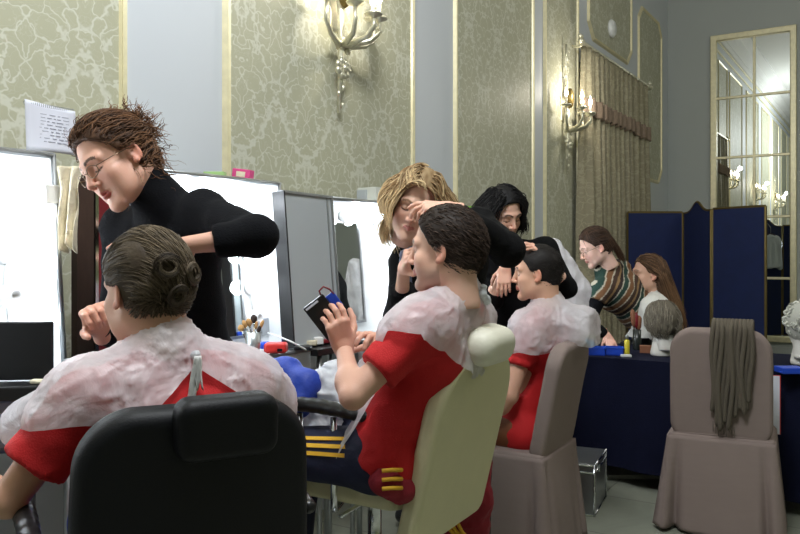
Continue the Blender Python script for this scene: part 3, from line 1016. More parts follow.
# ------------------------------------------------------------ materials for things
M['white_lam'] = mat('white_laminate', (236, 238, 238), rough=.4, var=.02)
M['alu'] = mat('aluminium', (175, 178, 180), rough=.35, metal=.9, var=.12)
M['grey_panel'] = mat('grey_panel', (176, 182, 186), rough=.5, var=.05, vscale=3)
M['chrome'] = mat('chrome', (215, 218, 222), rough=.08, metal=1.0, var=.05)
M['black_plastic'] = mat('black_plastic', (22, 22, 24), rough=.35, var=.2)
M['black_leather'] = mat('black_leather', (7, 9, 15), rough=.55, spec=.3, var=.1, bump=.12, bscale=260)
M['cream_leather'] = mat('cream_leather', (212, 206, 166), rough=.5, var=.05, bump=.15, bscale=180)
M['cream_pad'] = mat('cream_pad', (226, 223, 204), rough=.5, var=.04, bump=.1, bscale=150)
M['bulb'] = mat('lit_bulb', (255, 255, 255), emit=(238, 246, 255), estr=24, var=0)
M['porcelain'] = mat('porcelain', (232, 232, 230), rough=.3, var=.03)
M['navy_cloth'] = mat('navy_cloth', (9, 13, 38), rough=.9, var=.2, bump=.3, bscale=250, spec=.2)
M['navy_velvet'] = mat('navy_velvet', (12, 30, 78), rough=.8, var=.22, vscale=9, bump=.3, bscale=200)
M['cover'] = mat('chair_cover_cloth', (138, 122, 116), rough=.8, var=.05, bump=.3, bscale=300, stretch=(1, 1, 4))
M['scarf'] = mat('scarf_knit', (96, 88, 76), rough=.95, var=.15, bump=.6, bscale=220)
M['paper'] = mat('paper', (214, 216, 228), rough=.8, var=.02)
M['blue_plastic'] = mat('blue_plastic', (28, 70, 190), rough=.4, var=.1)
M['red_plastic'] = mat('red_plastic', (200, 48, 42), rough=.4, var=.1)
M['ink'] = mat('ink', (165, 167, 182), rough=.8, var=.05)
M['wood'] = mat('dark_wood', (66, 48, 40), rough=.5, var=.25, vscale=20, stretch=(6, 6, 1))
M['maroon'] = mat('maroon_card', (120, 24, 34), rough=.5, var=.1)

# ------------------------------------------------------------ lighted make-up cases
TL = math.radians(5)
def make_case(y0, y1, ztop, label, open_left=False, bulbs_missing=(), zc=.975, mirror=None):
    X0_ = -2.19
    T = A([-math.sin(TL), 0, math.cos(TL)]); Nn = A([math.cos(TL), 0, math.sin(TL)])
    t = root('makeup_case', label, 'makeup station', (-2.25, (y0+y1)/2, 0), group='lighted makeup cases along the wall')
    H = (ztop-zc)/math.cos(TL); W = y1-y0; D = .13
    Rm = np.stack([A([0, 1.0, 0]), -Nn, T], 1)     # local x=along wall, y=into case, z=up
    o = A([X0_, (y0+y1)/2, zc])
    L = lambda x, y, z: o+Rm@A([x, y, z])
    MB().box(L(0, D-.01, H/2), (W, .016, H), Rm).build('back_panel', M['white_lam'], t)
    s = MB(); e = MB()
    for sx in (-1, 1):
        s.box(L(sx*(W/2-.008), D/2, H/2), (.014, D-.004, H), Rm)
        e.tube([L(sx*(W/2-.006), .0, 0), L(sx*(W/2-.006), .0, H)], .009, 6)
        e.tube([L(sx*(W/2-.003), D, 0), L(sx*(W/2-.003), D, H)], .009, 6)
    s.box(L(0, D/2, H-.008), (W, D-.004, .014), Rm)
    s.build('lid_frame', M['white_lam'], t)
    e.tube([L(-W/2, 0, H-.004), L(W/2, 0, H-.004)], .009, 6); e.tube([L(-W/2, D, H), L(W/2, D, H)], .009, 6)
    e.build('metal_edging', M['alu'], t, smooth=True)
    mw, mh = W-.34, H-.16
    mx_ = 0
    if mirror: mx_, mw = mirror
    MB().box(L(mx_, D-.024, .06+mh/2), (mw, .006, mh), Rm).build('mirror', M['mirror'], t)
    m = MB()
    for sx in (-1, 1): m.box(L(mx_+sx*mw/2, D-.026, .06+mh/2), (.012, .012, mh+.012), Rm)
    for z in (.06, .06+mh): m.box(L(mx_, D-.026, z), (mw, .012, .012), Rm)
    m.build('mirror_frame', M['alu'], t)
    Rb = np.stack([Rm[:, 0], T, Nn], 1)
    Rb = np.stack([A([0, 1.0, 0]), T, Nn], 1)
    k = 0
    pos = [(sx*(W/2-.115), H-.17-.135*j) for sx in ((1, -1) if not mirror else (1,)) for j in range(4)]+[(x, H-.075) for x in (-.14, 0, .14)]
    for x, z in pos:
        c_ = L(x, D-.02, z)
        sk = MB().lathe([(.036, 0), (.036, .012), (.026, .018), (.020, .05), (.015, .05), (.0001, .03)], c_, 16, Rb).build('socket', M['porcelain'], t, smooth=True)
        if k not in bulbs_missing:
            b = MB().ball(c_+Nn*.082, .032, 16)
            b.build('bulb', M['bulb'], sk, smooth=True)
        k += 1
    cb = MB()
    for sx in (1,):
        cb.tube([L(sx*(W/2-.115), D-.03, H-.12), L(sx*(W/2-.10), D-.03, H-.25), L(sx*(W/2-.125), D-.03, H-.40), L(sx*(W/2-.11), D-.03, H-.56)], .005, 6)
    cb.build('cable', M['porcelain'], t, smooth=True)
    for x, z, w_, h_ in ((W/2-.055, .09, .085, .075), (-W/2+.055, .09, .085, .075)):
        MB().box(L(x, D-.024, z), (w_, .008, h_), Rm).build('socket_plate', M['alu'], t, bevel=.003)
    MB().box(L(W/2-.02, -.006, H-.13), (.05, .012, .06), Rm).build('latch', M['porcelain'], t, bevel=.003)
    # tray and legs
    MB().box((-2.205, (y0+y1)/2, zc-.075), (.25, W, .14)).build('tray', M['grey_panel'], t, bevel=.004)
    e = MB()
    for z in (zc-.006, zc-.145): e.tube([(-2.08, y0, z), (-2.08, y1, z)], .008, 6)
    e.build('tray_edging', M['alu'], t, smooth=True)
    for x in (-2.30, -2.11):
        for y in (y0+.05, y1-.05):
            MB().tube([(x, y, zc-.14), (x, y, 0)], .014, 10).build('leg', M['alu'], t, smooth=True)
    return t
make_case(.72, 1.50, 1.69, 'lighted white makeup case at the left edge beside the spiral notepad', bulbs_missing=(2,))
make_case(1.80, 2.575, 1.68, 'lighted white makeup case behind the woman in the black turtleneck', bulbs_missing=(3,))
make_case(2.92, 3.69, 1.64, 'lighted white makeup case with open grey side door and mirror behind the blonde woman', mirror=(-.155, .27))
# side door of the third case, swung open
d = root('case_door', 'grey panelled side door swung open between the two white makeup cases', 'case door', (-2.15, 2.7, .97))
A0, A1 = A([-2.13, 2.50, 0]), A([-2.17, 2.90, 0]); ux = norm(A1-A0); W = np.linalg.norm(A1-A0)
T2 = norm([-math.sin(TL), 0, math.cos(TL)]); R2 = np.stack([ux, np.cross(T2, ux), T2], 1)
c_ = (A0+A1)/2+A([0, 0, .972])+T2*.335
MB().box(c_, (W-.02, .02, .66), R2).build('panel', M['grey_panel'], d)
e = MB()
for sx in (-1, 1): e.box(c_+ux*sx*(W/2-.008), (.016, .034, .67), R2)
for sz in (-1, 1): e.box(c_+T2*sz*.33, (W, .034, .014), R2)
e.build('door_frame', M['alu'], d, bevel=.003)
MB().box(c_+ux*(W/2-.05), (.008, .03, .66), R2).build('rib', M['alu'], d)
MB().box(c_-ux*(W/2+.009), (.010, .06, .66), R2).build('dark_edge', M['black_plastic'], d)

# wooden upright with chrome edge, red board
t = root('upright_board', 'dark brown upright board between the left makeup case and the red board', 'board', (-2.3, 1.6, 0))
MB().box((-2.225, 1.582, .82), (.03, .062, 1.64)).build('board', M['wood'], t)
MB().box((-2.215, 1.622, .82), (.02, .012, 1.62)).build('chrome_edge', M['chrome'], t)
tag(MB().box((-2.27, 1.715, .80), (.03, .15, 1.60)).build('red_board', M['maroon'], bevel=.003), 'dark red board standing behind the woman in the black turtleneck', 'board')

# beige cloth hanging over the corner of the first case
def cloth_strip(name, top, w, h, m, label, cat, Rm, seed=0, fold=.02, n=22, k=30, taper=.4, solid=.002, parent=None):
    U, S = np.meshgrid(np.linspace(-1, 1, n), np.linspace(0, 1, k), indexing='ij')
    wd = w/2*(1-taper*S)*(1+.12*np.sin(S*7+seed))
    y = fold*np.sin(U*6+S*3+seed)*(.3+S)+.6*fold*fbm(np.stack([U*2, S*4, U*0+seed], 2), seed)
    Pt = np.stack([U*wd, y, -S*h+.015*np.sin(U*5+seed)*S], 2)
    Pw = Pt@np.asarray(Rm).T+A(top)
    o = MB().grid(Pw).build(name, m, parent, smooth=True, solid=solid)
    if parent is None: tag(o, label, cat)
    return o
M['beige_cloth'] = mat('beige_cloth', (214, 204, 178), rough=.9, var=.15, vscale=40, bump=.5)
c0 = P(69, 166, 2.44)
cloth_strip('hanging_cloth', c0, .07, .26, M['beige_cloth'], 'pale beige cloth hanging from the top corner of the left makeup case', 'cloth', frame(V(.1, 0, 1)), seed=2, taper=.35)

# spiral notepad leaning on the wall on top of the left case
c1 = PX(9, -2.42, 0)[0][1]; c2 = PX(60, -2.42, 0)[0][1]
_, d1 = PX(50, -2.42)
tb = root('spiral_notepad', 'open spiral notepad page leaning on the wall above the left makeup case', 'notepad', (-2.38, (c1+c2)/2, 1.70))
w_ = c2-c1; ux = norm([-.02, 1, 0]); uz = norm([-.06, 0, 1]); h_ = .150
n, k = 12, 12
Uu, Ss = np.meshgrid(np.linspace(0, 1, n), np.linspace(0, 1, k), indexing='ij')
base = A([-2.33, c1, 1.705])
Pt = base+Uu[..., None]*ux*w_+Ss[..., None]*uz*h_+((.02*np.sin(Uu*PI)*(1-Ss))+.012*(Uu-.5)**2*2)[..., None]*A([1, 0, 0])+(.012*(1-Uu)*Ss)[..., None]*A([0, 0, 1.0])
MB().grid(Pt).build('page', M['paper'], tb, smooth=True, solid=.003)
sp = MB()
for i in range(26):
    c_ = base+ux*w_*(i+.5)/26+uz*(h_+.002)
    a = np.linspace(0, 2*PI, 8)
    sp.tube([c_+A([math.cos(q)*.006, 0, math.sin(q)*.006]) for q in a], .0012, 4)
sp.build('spiral_binding', M['alu'], tb, smooth=True)
ln = MB(); rg = random.Random(5)
for i in range(9):
    x = .14
    while x < .85:
        l = rg.uniform(.04, .14)
        s_ = .82-i*.075
        nrm = norm(np.cross(ux, uz))
        p0 = base+ux*w_*x+uz*h_*s_+A([1, 0, 0])*(.02*math.sin(x*PI)*(1-s_)+.0035)
        ln.box(p0+ux*w_*l/2, (w_*l, .001, .0022), np.stack([ux, nrm, uz], 1))
        x += l+rg.uniform(.02, .06)
ln.build('handwriting', M['ink'], tb)

# things on top of the cases
M['pink'] = mat('pink_card', (206, 70, 130), rough=.5, var=.25, vscale=60)
M['green_tape'] = mat('green_tape', (150, 185, 120), rough=.5, var=.15)
def small_box(name, px, py, d_, size, m, label, cat, yaw=0.0, lid=None, zbase=None, bevel=.003):
    c_ = P(px, py, d_)
    if zbase is not None: c_[2] = zbase
    R_ = rotz(YAW+yaw)
    b_ = MB().box(c_+A([0, 0, size[2]/2]), size, R_).build(name, m, bevel=bevel)
    return tag(b_, label, cat)
pb = root('pink_box', 'small pink carton with pale label on top of the middle makeup case', 'box', P(243, 176, 3.35))
cc = P(243, 176, 3.35); cc[2] = 1.685; Rp = rotz(YAW-.2)@A([[math.cos(.12), 0, math.sin(.12)], [0, 1, 0], [-math.sin(.12), 0, math.cos(.12)]])
MB().box(cc+A([0, 0, .028]), (.082, .05, .045), Rp).build('carton', M['pink'], pb, bevel=.004)
MB().box(cc+A([0, 0, .028])-Rp[:, 1]*.026, (.04, .003, .022), Rp).build('carton_label', M['beige_cloth'], pb)
small_box('green_packet', 215, 174, 3.2, (.085, .05, .022), M['green_tape'], 'flat pale green packet on top of the middle makeup case', 'packet', zbase=1.687)
M['card'] = mat('pale_card', (206, 208, 200), rough=.6, var=.04)
fb = root('storage_box', 'pale file box with dark corner lying on top of the third makeup case', 'box', P(377, 206, 4.2))
cc = P(376, 206, 4.22); cc[2] = 1.655
MB().box(cc+A([0, 0, .035]), (.13, .16, .07), rotz(-.1)).build('carton', M['card'], fb, bevel=.003)
MB().box(cc+rotz(-.1)@A([-.03, -.082, .03]), (.07, .004, .055), rotz(-.1)).build('side_label', M['grey_panel'], fb)
M['lime'] = mat('lime_plastic', (120, 170, 60), rough=.4, var=.1)
gt = PX(463, WX)[0]
small_box('green_ledge', 462, 204, 4.9, (.16, .05, .014), M['lime'], 'thin lime green strip lying on the case behind the blonde woman', 'strip', zbase=1.655)
make_case(4.02, 4.80, 1.64, 'lighted makeup case standing behind the black haired woman')

# ---------------- left counter things
bc = root('black_case', 'open black case with upright lid and silver latch on the left counter', 'case', (P(25, 392, 2.18)*A([1, 1, 0])+A([0, 0, .975])))
cb_ = P(-1, 392, 2.14); cb_[2] = .977
Rk = rotz(YAW+.10)
MB().box(cb_+Rk@A([0, .0, .02]), (.26, .10, .04), Rk).build('case_base', M['black_plastic'], bc, bevel=.006)
MB().box(cb_+Rk@A([0, .045, .125]), (.26, .014, .165), Rk).build('case_lid', M['black_plastic'], bc, bevel=.006)
MB().box(cb_+Rk@A([-.03, -.052, .022]), (.03, .006, .012), Rk).build('latch', M['chrome'], bc, bevel=.001)
def bottle(px, py, d_, r, h, m, capm, label, cat='bottle', zb=None, caph=.25, name='bottle', capr=.6):
    c_ = P(px, py, d_)
    if zb is not None: c_[2] = zb
    t_ = root(name, label, cat, c_)
    MB().lathe([(r*.92, 0), (r, .004), (r, h*(1-caph)*.92), (r*capr, h*(1-caph)), (.0001, h*(1-caph))], c_, 18).build('flask', m, t_, smooth=True)
    MB().lathe([(r*capr*1.1, h*(1-caph)), (r*capr*1.15, h-.003), (r*capr*.9, h), (.0001, h)], c_, 18).build('cap', capm, t_, smooth=True)
    return t_
M['green_cap'] = mat('green_cap', (20, 120, 80), rough=.4)
M['yellow_liquid'] = mat('yellow_oil', (205, 190, 60), rough=.15, var=.08)
M['steel'] = mat('brushed_steel', (190, 195, 196), rough=.3, metal=.8, var=.1)
ZC = .977
bottle(86, 345, 2.36, .019, .075, M['green_cap'], M['green_cap'], 'small green jar on the left counter under the raised fist', 'jar', ZC, name='jar', capr=.9)
bottle(97, 345, 2.4, .02, .07, M['porcelain'], M['porcelain'], 'small white jar beside the green jar on the left counter', 'jar', ZC, name='jar', capr=.85)
small_box('tissue_box', 73, 358, 2.32, (.045, .04, .085), M['grey_panel'], 'grey upright carton beside the green jar on the left counter', 'box', zbase=ZC)
small_box('tissue_pack', 60, 372, 2.18, (.05, .03, .02), M['paper'], 'folded white tissue beside the black open case', 'tissue', zbase=ZC)
small_box('makeup_sponge', 40, 380, 2.14, (.05, .025, .012), M['beige_cloth'], 'beige sponge lying across the black open case base', 'sponge', zbase=ZC+.041, bevel=.005)

# ---------------- middle counter things
cu = P(253, 350, 3.1); cu[2] = ZC
bcup = root('brush_cup', 'steel cup with a split label on the middle counter holding makeup brushes', 'cup', cu)
MB().lathe([(.026, 0), (.027, .002), (.034, .085), (.032, .085), (.025, .006), (.0001, .006)], cu, 20).build('cup', M['steel'], bcup, smooth=True)
M['bristle'] = mat('bristles', (170, 130, 80), rough=.9, var=.3, vscale=90)
M['bristle_dark'] = mat('dark_bristles', (50, 36, 30), rough=.9, var=.3, vscale=90)
rg = random.Random(2)
desc = ['long brown brush leaning left', 'fluffy tan powder brush', 'dark round brush on top', 'thin pale handled brush', 'slim brush leaning right', 'wide tan brush leaning forward', 'short dark brush at the cup rim']
for i in range(7):
    a = i*2*PI/7; br = root('makeup_brush', desc[i]+' standing in the steel cup', 'brush', cu+A([0, 0, .01]), group='makeup brushes in the steel cup')
    lat = [-.035, -.02, .0, .012, .038, -.045, .028][i]; hh = [.12, .125, .14, .115, .12, .105, .10][i]
    b0 = cu+A([.010*math.cos(a), .010*math.sin(a), .010]); b1 = cu+Rd*lat+Fd*.02*math.sin(a)+A([0, 0, hh])
    MB().tube([b0, lerp(b0, b1, .75)], .003, 6).build('handle', M['wood'] if i % 2 else M['beige_cloth'], br, smooth=True)
    dr = norm(b1-b0)
    MB().tube([lerp(b0, b1, .72), lerp(b0, b1, .84)], .0042, 8).build('ferrule', M['chrome'], br, smooth=True)
    rr = [.009, .014, .013, .006, .007, .013, .008][i]
    MB().tube([lerp(b0, b1, .83), lerp(b0, b1, .92), lerp(b0, b1, 1.02), lerp(b0, b1, 1.10)], [.005, rr, rr, .004], 10).build('bristles', M['bristle_dark'] if i in (2, 6) else M['bristle'], br, smooth=True)
rb = P(276, 349, 3.1); rb[2] = ZC
rbx = root('red_box', 'rounded red plastic box on the middle counter beside the brush cup', 'box', rb)
g = SDF(rb-.09, rb+.09, .004); g.rbox(rb+A([0, 0, .022]), frame(V(0, 0, 1)), .045, .03, .021, .012, .01); v, q = g.mesh(); sobj('box_body', v, q, M['red_plastic'], rbx)
MB().box(rb+A([0, 0, .016])-Fd*.031+Rd*.02, (.02, .004, .012), rotz(YAW)).build('clasp', M['black_plastic'], rbx)
small_box('blue_carton', 286, 345, 3.28, (.036, .02, .075), M['blue_plastic'], 'small upright blue carton behind the red box', 'box', zbase=ZC)
small_box('blue_pouch', 265, 345, 3.24, (.05, .03, .03), M['blue_plastic'], 'crumpled blue pouch between the brushes and the red box', 'pouch', yaw=.4, zbase=ZC, bevel=.01)
tag(MB().tube([P(268, 333, 3.2), P(280, 337, 3.0), P(292, 342, 2.95), P(306, 350, 3.0)], .0035, 6).build('white_cable', M['porcelain'], smooth=True), 'thin white cable trailing over the middle counter to the grey door', 'cable')
small_box('palette', 303, 352, 3.22, (.07, .05, .014), M['black_plastic'], 'black makeup palette at the foot of the grey door', 'palette', zbase=ZC)
# narrow shelf at the foot of the door
tag(MB().box((-2.13, 2.74, .955), (.17, .33, .03)).build('side_tray', M['black_plastic'], bevel=.003), 'black tray full of makeup at the foot of the grey door', 'tray')
st_l = root('tray_stand', 'folding metal stand under the black makeup tray', 'stand', (-2.13, 2.74, 0))
for y in (2.62, 2.86):
    MB().tube([(-2.20, y, 0), (-2.20, y, .94)], .011, 8).build('leg', M['alu'], st_l, smooth=True)
    MB().tube([(-2.07, y, 0), (-2.07, y, .94)], .011, 8).build('leg', M['alu'], st_l, smooth=True)
cols = [(M['beige_cloth'], 'tan'), (M['porcelain'], 'white'), (M['maroon'], 'maroon'), (M['wood'], 'brown'), (M['grey_panel'], 'grey')]
for i, (px, sz) in enumerate(((311, (.05, .04, .02)), (318, (.04, .05, .03)), (326, (.06, .04, .016)), (334, (.04, .03, .03)), (341, (.05, .05, .02)))):
    small_box('makeup_compact', px, 350, PX(px, -2.13)[1], sz, cols[i][0], '%s makeup compact on the cluttered tray by the grey door' % cols[i][1], 'compact', yaw=.3*i, zbase=ZC)

# ------------------------------------------------------------ salon chairs
def salon_chair(label, origin, fwd, leather, pad, lean, bw, z0, z1, seat_z, arm_z, pole_h, headrest, shape, seam=True):
    """origin = floor point under the lower middle of the backrest"""
    t = root('salon_chair', label, 'chair', origin)
    o = A([origin[0], origin[1], 0.0]); f = norm(fwd); left = norm(np.cross([0, 0, 1], f))
    up = norm(A([0, 0, 1.0])*(z1-z0)-f*lean)
    Rb = np.stack([-left, np.cross(up, -left), up], 1)
    H = math.hypot(z1-z0, lean)
    cb = o+A([0, 0, z0])+up*H/2
    h = .006
    g = SDF(cb-.45, cb+.45, h)
    if shape == 'cream':
        def fn(x, y, z):
            w = 1.0-.40*np.clip((z/H-.20)/.30, 0, 1)**2.4
            return [x/w, y, z]
        g.rbox(cb, Rb, bw/2, .032, H/2, .05, .022, fn=fn)
    else:
        def fn(x, y, z): return [x/(1-.06*np.clip(z/H+.5, 0, 1)**2), y-.5*x*x, z]
        g.rbox(cb, Rb, bw/2, .042, H/2, .115, .03, fn=fn)
    v, q = g.mesh(); sobj('backrest', v, q, leather, t)
    if shape == 'cream':
        pts = []
        for a in np.linspace(0, 2*PI, 60, endpoint=False):
            ca, sa = math.cos(a), math.sin(a)
            ex = .36
            pts.append(cb-f*0+Rb@A([np.sign(ca)*abs(ca)**ex*(bw/2-.012), 0, np.sign(sa)*abs(sa)**ex*(H/2-.012)])+Rb[:, 1]*(-.031))
    if headrest:
        hc, hw, hh, ht, hk = headrest
        c_ = cb+up*(H/2)+Rb@A(hc)
        g = SDF(c_-.2, c_+.2, .005)
        if hk == 'round': g.ell(c_, (hw/2, ht/2, hh/2), Rb, k=0)
        elif hk == 'loaf': g.rbox(c_, Rb, hw/2, ht/2, hh/2, .055, .045)
        else: g.rbox(c_, Rb, hw/2, ht/2, hh/2, .03, .022)
        v, q = g.mesh(); sobj('headrest', v, q, pad, t)
        if hk == 'round': MB().tube([c_-up*.12, c_-up*.03], .008, 8).build('headrest_post', M['chrome'], t, smooth=True)
    # seat
    sc_ = o+f*.27+A([0, 0, seat_z-.055])
    Rs = np.stack([-left, -A([0, 0, 1.0]), f], 1)
    g = SDF(sc_-.38, sc_+.38, .007); g.rbox(sc_, np.stack([-left, A([0, 0, -1.0]), f], 1), .235, .055, .25, .06, .03)
    v, q = g.mesh(); sobj('seat', v, q, leather, t)
    for sg in (1, -1):
        e = o+left*sg*.285
        a = MB()
        pts = [e+f*(.10+.40*i/10)+A([0, 0, arm_z+.018*math.sin(i/10*PI)]) for i in range(11)]
        g = SDF(e+f*.36+A([0, 0, arm_z])-.36, e+f*.36+A([0, 0, arm_z])+.36, .006)
        for i in range(10): g.cap_(pts[i]+left*.0, pts[i+1], .017+.006*math.sin(i/10*PI), .017+.006*math.sin((i+1)/10*PI), k=.006)
        v, q = g.mesh(); arm = sobj('armrest', v, q, M['black_plastic'], t)
        for x in (.22, .35):
            b0 = e+f*x
            MB().tube([b0+A([0, 0, arm_z-.01]), b0+A([0, 0, seat_z-.06]), b0-A([0, 0, 0])+A([0, 0, seat_z-.11])-left*sg*.015+f*.01, b0+A([0, 0, seat_z-.13])-left*sg*.05+f*.03, b0+A([0, 0, seat_z-.12])-left*sg*.12+f*.05], .011, 10).build('arm_tube', M['chrome'], t, smooth=True)
    pc = o+f*.25
    MB().lathe([(.034, .05), (.034, seat_z-.30), (.024, seat_z-.28), (.024, seat_z-.10), (.06, seat_z-.095)], pc, 20).build('pole', M['chrome'], t, smooth=True)
    MB().lathe([(.29, 0), (.30, .012), (.22, .035), (.06, .06), (.04, .075), (.0001, .075)], pc, 40).build('base_disc', M['chrome'], t, smooth=True)
    MB().tube([pc+A([0, 0, .20])+f*.05, pc+f*.36+A([0, 0, .22]), pc+f*.40+left*.14+A([0, 0, .22]), pc+f*.40-left*.14+A([0, 0, .22]), pc+f*.36+A([0, 0, .22])], .012, 8).build('footrest', M['chrome'], t, smooth=True)
    MB().tube([pc+A([0, 0, seat_z-.15]), pc+left*.18+f*.02+A([0, 0, seat_z-.17])], .007, 8).build('pump_lever', M['chrome'], t, smooth=True)
    return t, Rb, cb, up
# black chair: backrest corners seen at (90,408) and (300,388)
f1 = V(-.5, 0, .866)
oB = G(-.405, 1.545)
ch1 = salon_chair('black padded salon chair in the foreground with a raised neck pad', oB, f1, M['black_leather'], M['black_leather'], .03, .478, .52, 1.085, .62, .80, 0,
                  ((.035, -.056, -.034), .195, .118, .075, 'box'), 'black')
f2 = V(-.87, 0, .5)
oC = G(.13, 2.52)
ch2 = salon_chair('cream salon chair with chrome arm tubes and a rounded white headrest', oC, f2, M['cream_leather'], M['cream_pad'], .14, .53, .48, 1.06, .70, .885, 0,
                  ((-.04, -.035, .045), .225, .115, .12, 'loaf'), 'cream')

# ------------------------------------------------------------ covered chairs
def covered_chair(label, origin, fwd, seed, w=.22, zt=1.0, lean=.10, flare=.055):
    t = root('covered_chair', label, 'chair', origin, group='dining chairs in mauve cloth covers')
    o = A([origin[0], origin[1], 0.0]); f = norm(fwd); left = norm(np.cross([0, 0, 1], f)); up = norm(A([0, 0, 1.0])-f*lean)
    Rb = np.stack([-left, np.cross(up, -left), up], 1)
    g = SDF(o+A([-.5, -.5, .40]), o+A([.5, .5, 1.08]), .008)
    c_ = o+A([0, 0, zt-.28])-f*(lean-.10)*.3
    g.rbox(c_, Rb, w, .036, .29, .115, .022)
    v, q = g.mesh(); nn = vnormals(v, q)
    v = v+nn*(.0035*fbm(v*A([14, 14, 4]), seed))[:, None]
    sobj('back_cover', v, q, M['cover'], t)
    # piping around the back
    # skirt: swept outline with pleats at the corners
    n = 200; m_ = 26
    a = np.linspace(0, 1, n, endpoint=False)
    hw, hd = w+.012, .215
    per = []
    corners = [(-hw, -.03), (hw, -.03), (hw, 2*hd), (-hw, 2*hd)]
    segs = []
    for i in range(4):
        p0, p1 = A(corners[i]), A(corners[(i+1) % 4])
        L_ = np.linalg.norm(p1-p0)
        for s_ in np.linspace(0, 1, 50, endpoint=False): segs.append((p0+(p1-p0)*s_, s_*L_, L_, i))
    pts = A([s_[0] for s_ in segs]); ctr = A([0, hd-.015])
    nr = []
    for p, s_, L_, i in segs:
        nv = [A([0, -1]), A([1, 0]), A([0, 1]), A([-1, 0])][i]; nr.append(nv)
    nr = A(nr, float)
    rows = []
    zs = np.linspace(.47, .015, m_)
    for z in zs:
        tt = (.47-z)/.455
        out = flare*tt
        ds = A([min(s_[1], s_[2]-s_[1]) for s_ in segs])
        pleat = -.055*tt*np.exp(-((ds-.05)/.018)**2)+.018*tt*np.exp(-((ds-.0)/.03)**2)
        wob = .012*tt*np.sin(np.arange(200)*2*PI/200*13+seed)*np.exp(-((ds-.0)/.12)**2)+.008*tt*fbm(np.stack([pts[:, 0]*8, pts[:, 1]*8, np.full(200, z*1.5+seed)], 1), seed)
        q_ = pts+(pts-ctr)/np.linalg.norm(pts-ctr, axis=1)[:, None]*out*.7+nr*(out*.6+pleat+wob)[:, None]
        zz = z+.006*np.sin(np.arange(200)*2*PI/200*5+seed)*tt
        rows.append(np.stack([q_[:, 0], q_[:, 1], np.broadcast_to(zz, 200)], 1))
    rows = A(rows)
    W_ = o+rows[..., 0:1]*(-left)+rows[..., 1:2]*f+rows[..., 2:3]*A([0, 0, 1.0])
    W_ = np.concatenate([W_, W_[:, :1]], 1)
    MB().grid(W_).build('skirt', M['cover'], t, smooth=True, solid=.004)
    g = SDF(o+f*.2+A([-.4, -.4, .3]), o+f*.2+A([.4, .4, .6]), .008)
    g.rbox(o+f*.195+A([0, 0, .455]), np.stack([-left, A([0, 0, -1.0]), f], 1), hw, .03, hd+.008, .03, .02)
    v, q = g.mesh(); sobj('seat_cover', v, q, M['cover'], t)
    sm = MB(); sm.tube([c_+Rb@A([-w+.01, -.037, -.235]), c_+Rb@A([0, -.039, -.23]), c_+Rb@A([w-.01, -.037, -.235])], .0035, 6)
    sm.build('seam', M['cover'], t, smooth=True)
    for x, y in ((-.17, .0), (.17, .0), (-.17, .37), (.17, .37)):
        MB().tube([o-left*x+f*y+A([0, 0, .44]), o-left*x+f*y], .015, 8).build('leg', M['wood'], t, smooth=True)
    return t
f3 = V(-.86, 0, .5)
o3 = G(.715, 3.62)
covered_chair('mauve cloth covered chair that the third client sits on', o3, f3, 3, lean=.2, flare=.045, zt=.965)
f4 = V(.44, 0, .9)
o4 = G(1.565, 3.80)
covered_chair('empty mauve cloth covered chair with a brown scarf over its back', o4, f4, 8, w=.232, zt=1.0, flare=.035)
# scarf draped over the empty chair
sct = root('scarf', 'brown grey scarf draped over the back of the empty covered chair', 'scarf', G(1.6, 3.72, .45))
lf4 = norm(np.cross([0, 0, 1], f4))
upc = norm(A([0, 0, 1.0])-f4*.10)
rg = random.Random(9)
s = MB()
sc_top = G(1.565, 3.80, .72)+upc*.30
for i in range(11):
    x = -.045+i*.0165
    lenb = [.42, .49, .51, .50, .47, .50, .44, .40, .42, .40, .36][i]
    lenf = .22+.1*rg.random()
    pth = []
    x0 = x+.02
    for tt in np.linspace(0, 1, 10): pth.append(sc_top-lf4*(x0+(-.012 if i < 6 else -.006)*(1-tt)**1.2+.008*math.sin(tt*6+i))+f4*(-.058-.007*(i % 3))-upc*lenb*(1-tt)+A([0, 0, .0]))
    pth.append(sc_top-lf4*x0-f4*.035+A([0, 0, .028])); pth.append(sc_top-lf4*x0+A([0, 0, .034])+f4*0); pth.append(sc_top-lf4*x0+f4*.045+A([0, 0, .02]))
    for tt in np.linspace(.1, 1, 6): pth.append(sc_top-lf4*x0+f4*(.062+.004*(i % 2))-upc*lenf*tt)
    s.tube(pth, [.013]*len(pth), 7)
v = np.concatenate(s.v)
s.build('knit', M['scarf'], sct, smooth=True, sub=1)
fr = MB()
for i in range(9):
    p0 = sc_top-lf4*(-.03+i*.012)-f4*.062-upc*(.46+.01*(i % 3))
    fr.tube([p0, p0-A([0, 0, .05])], .0018, 4)
fr.build('scarf_fringe', M['scarf'], sct, smooth=True)

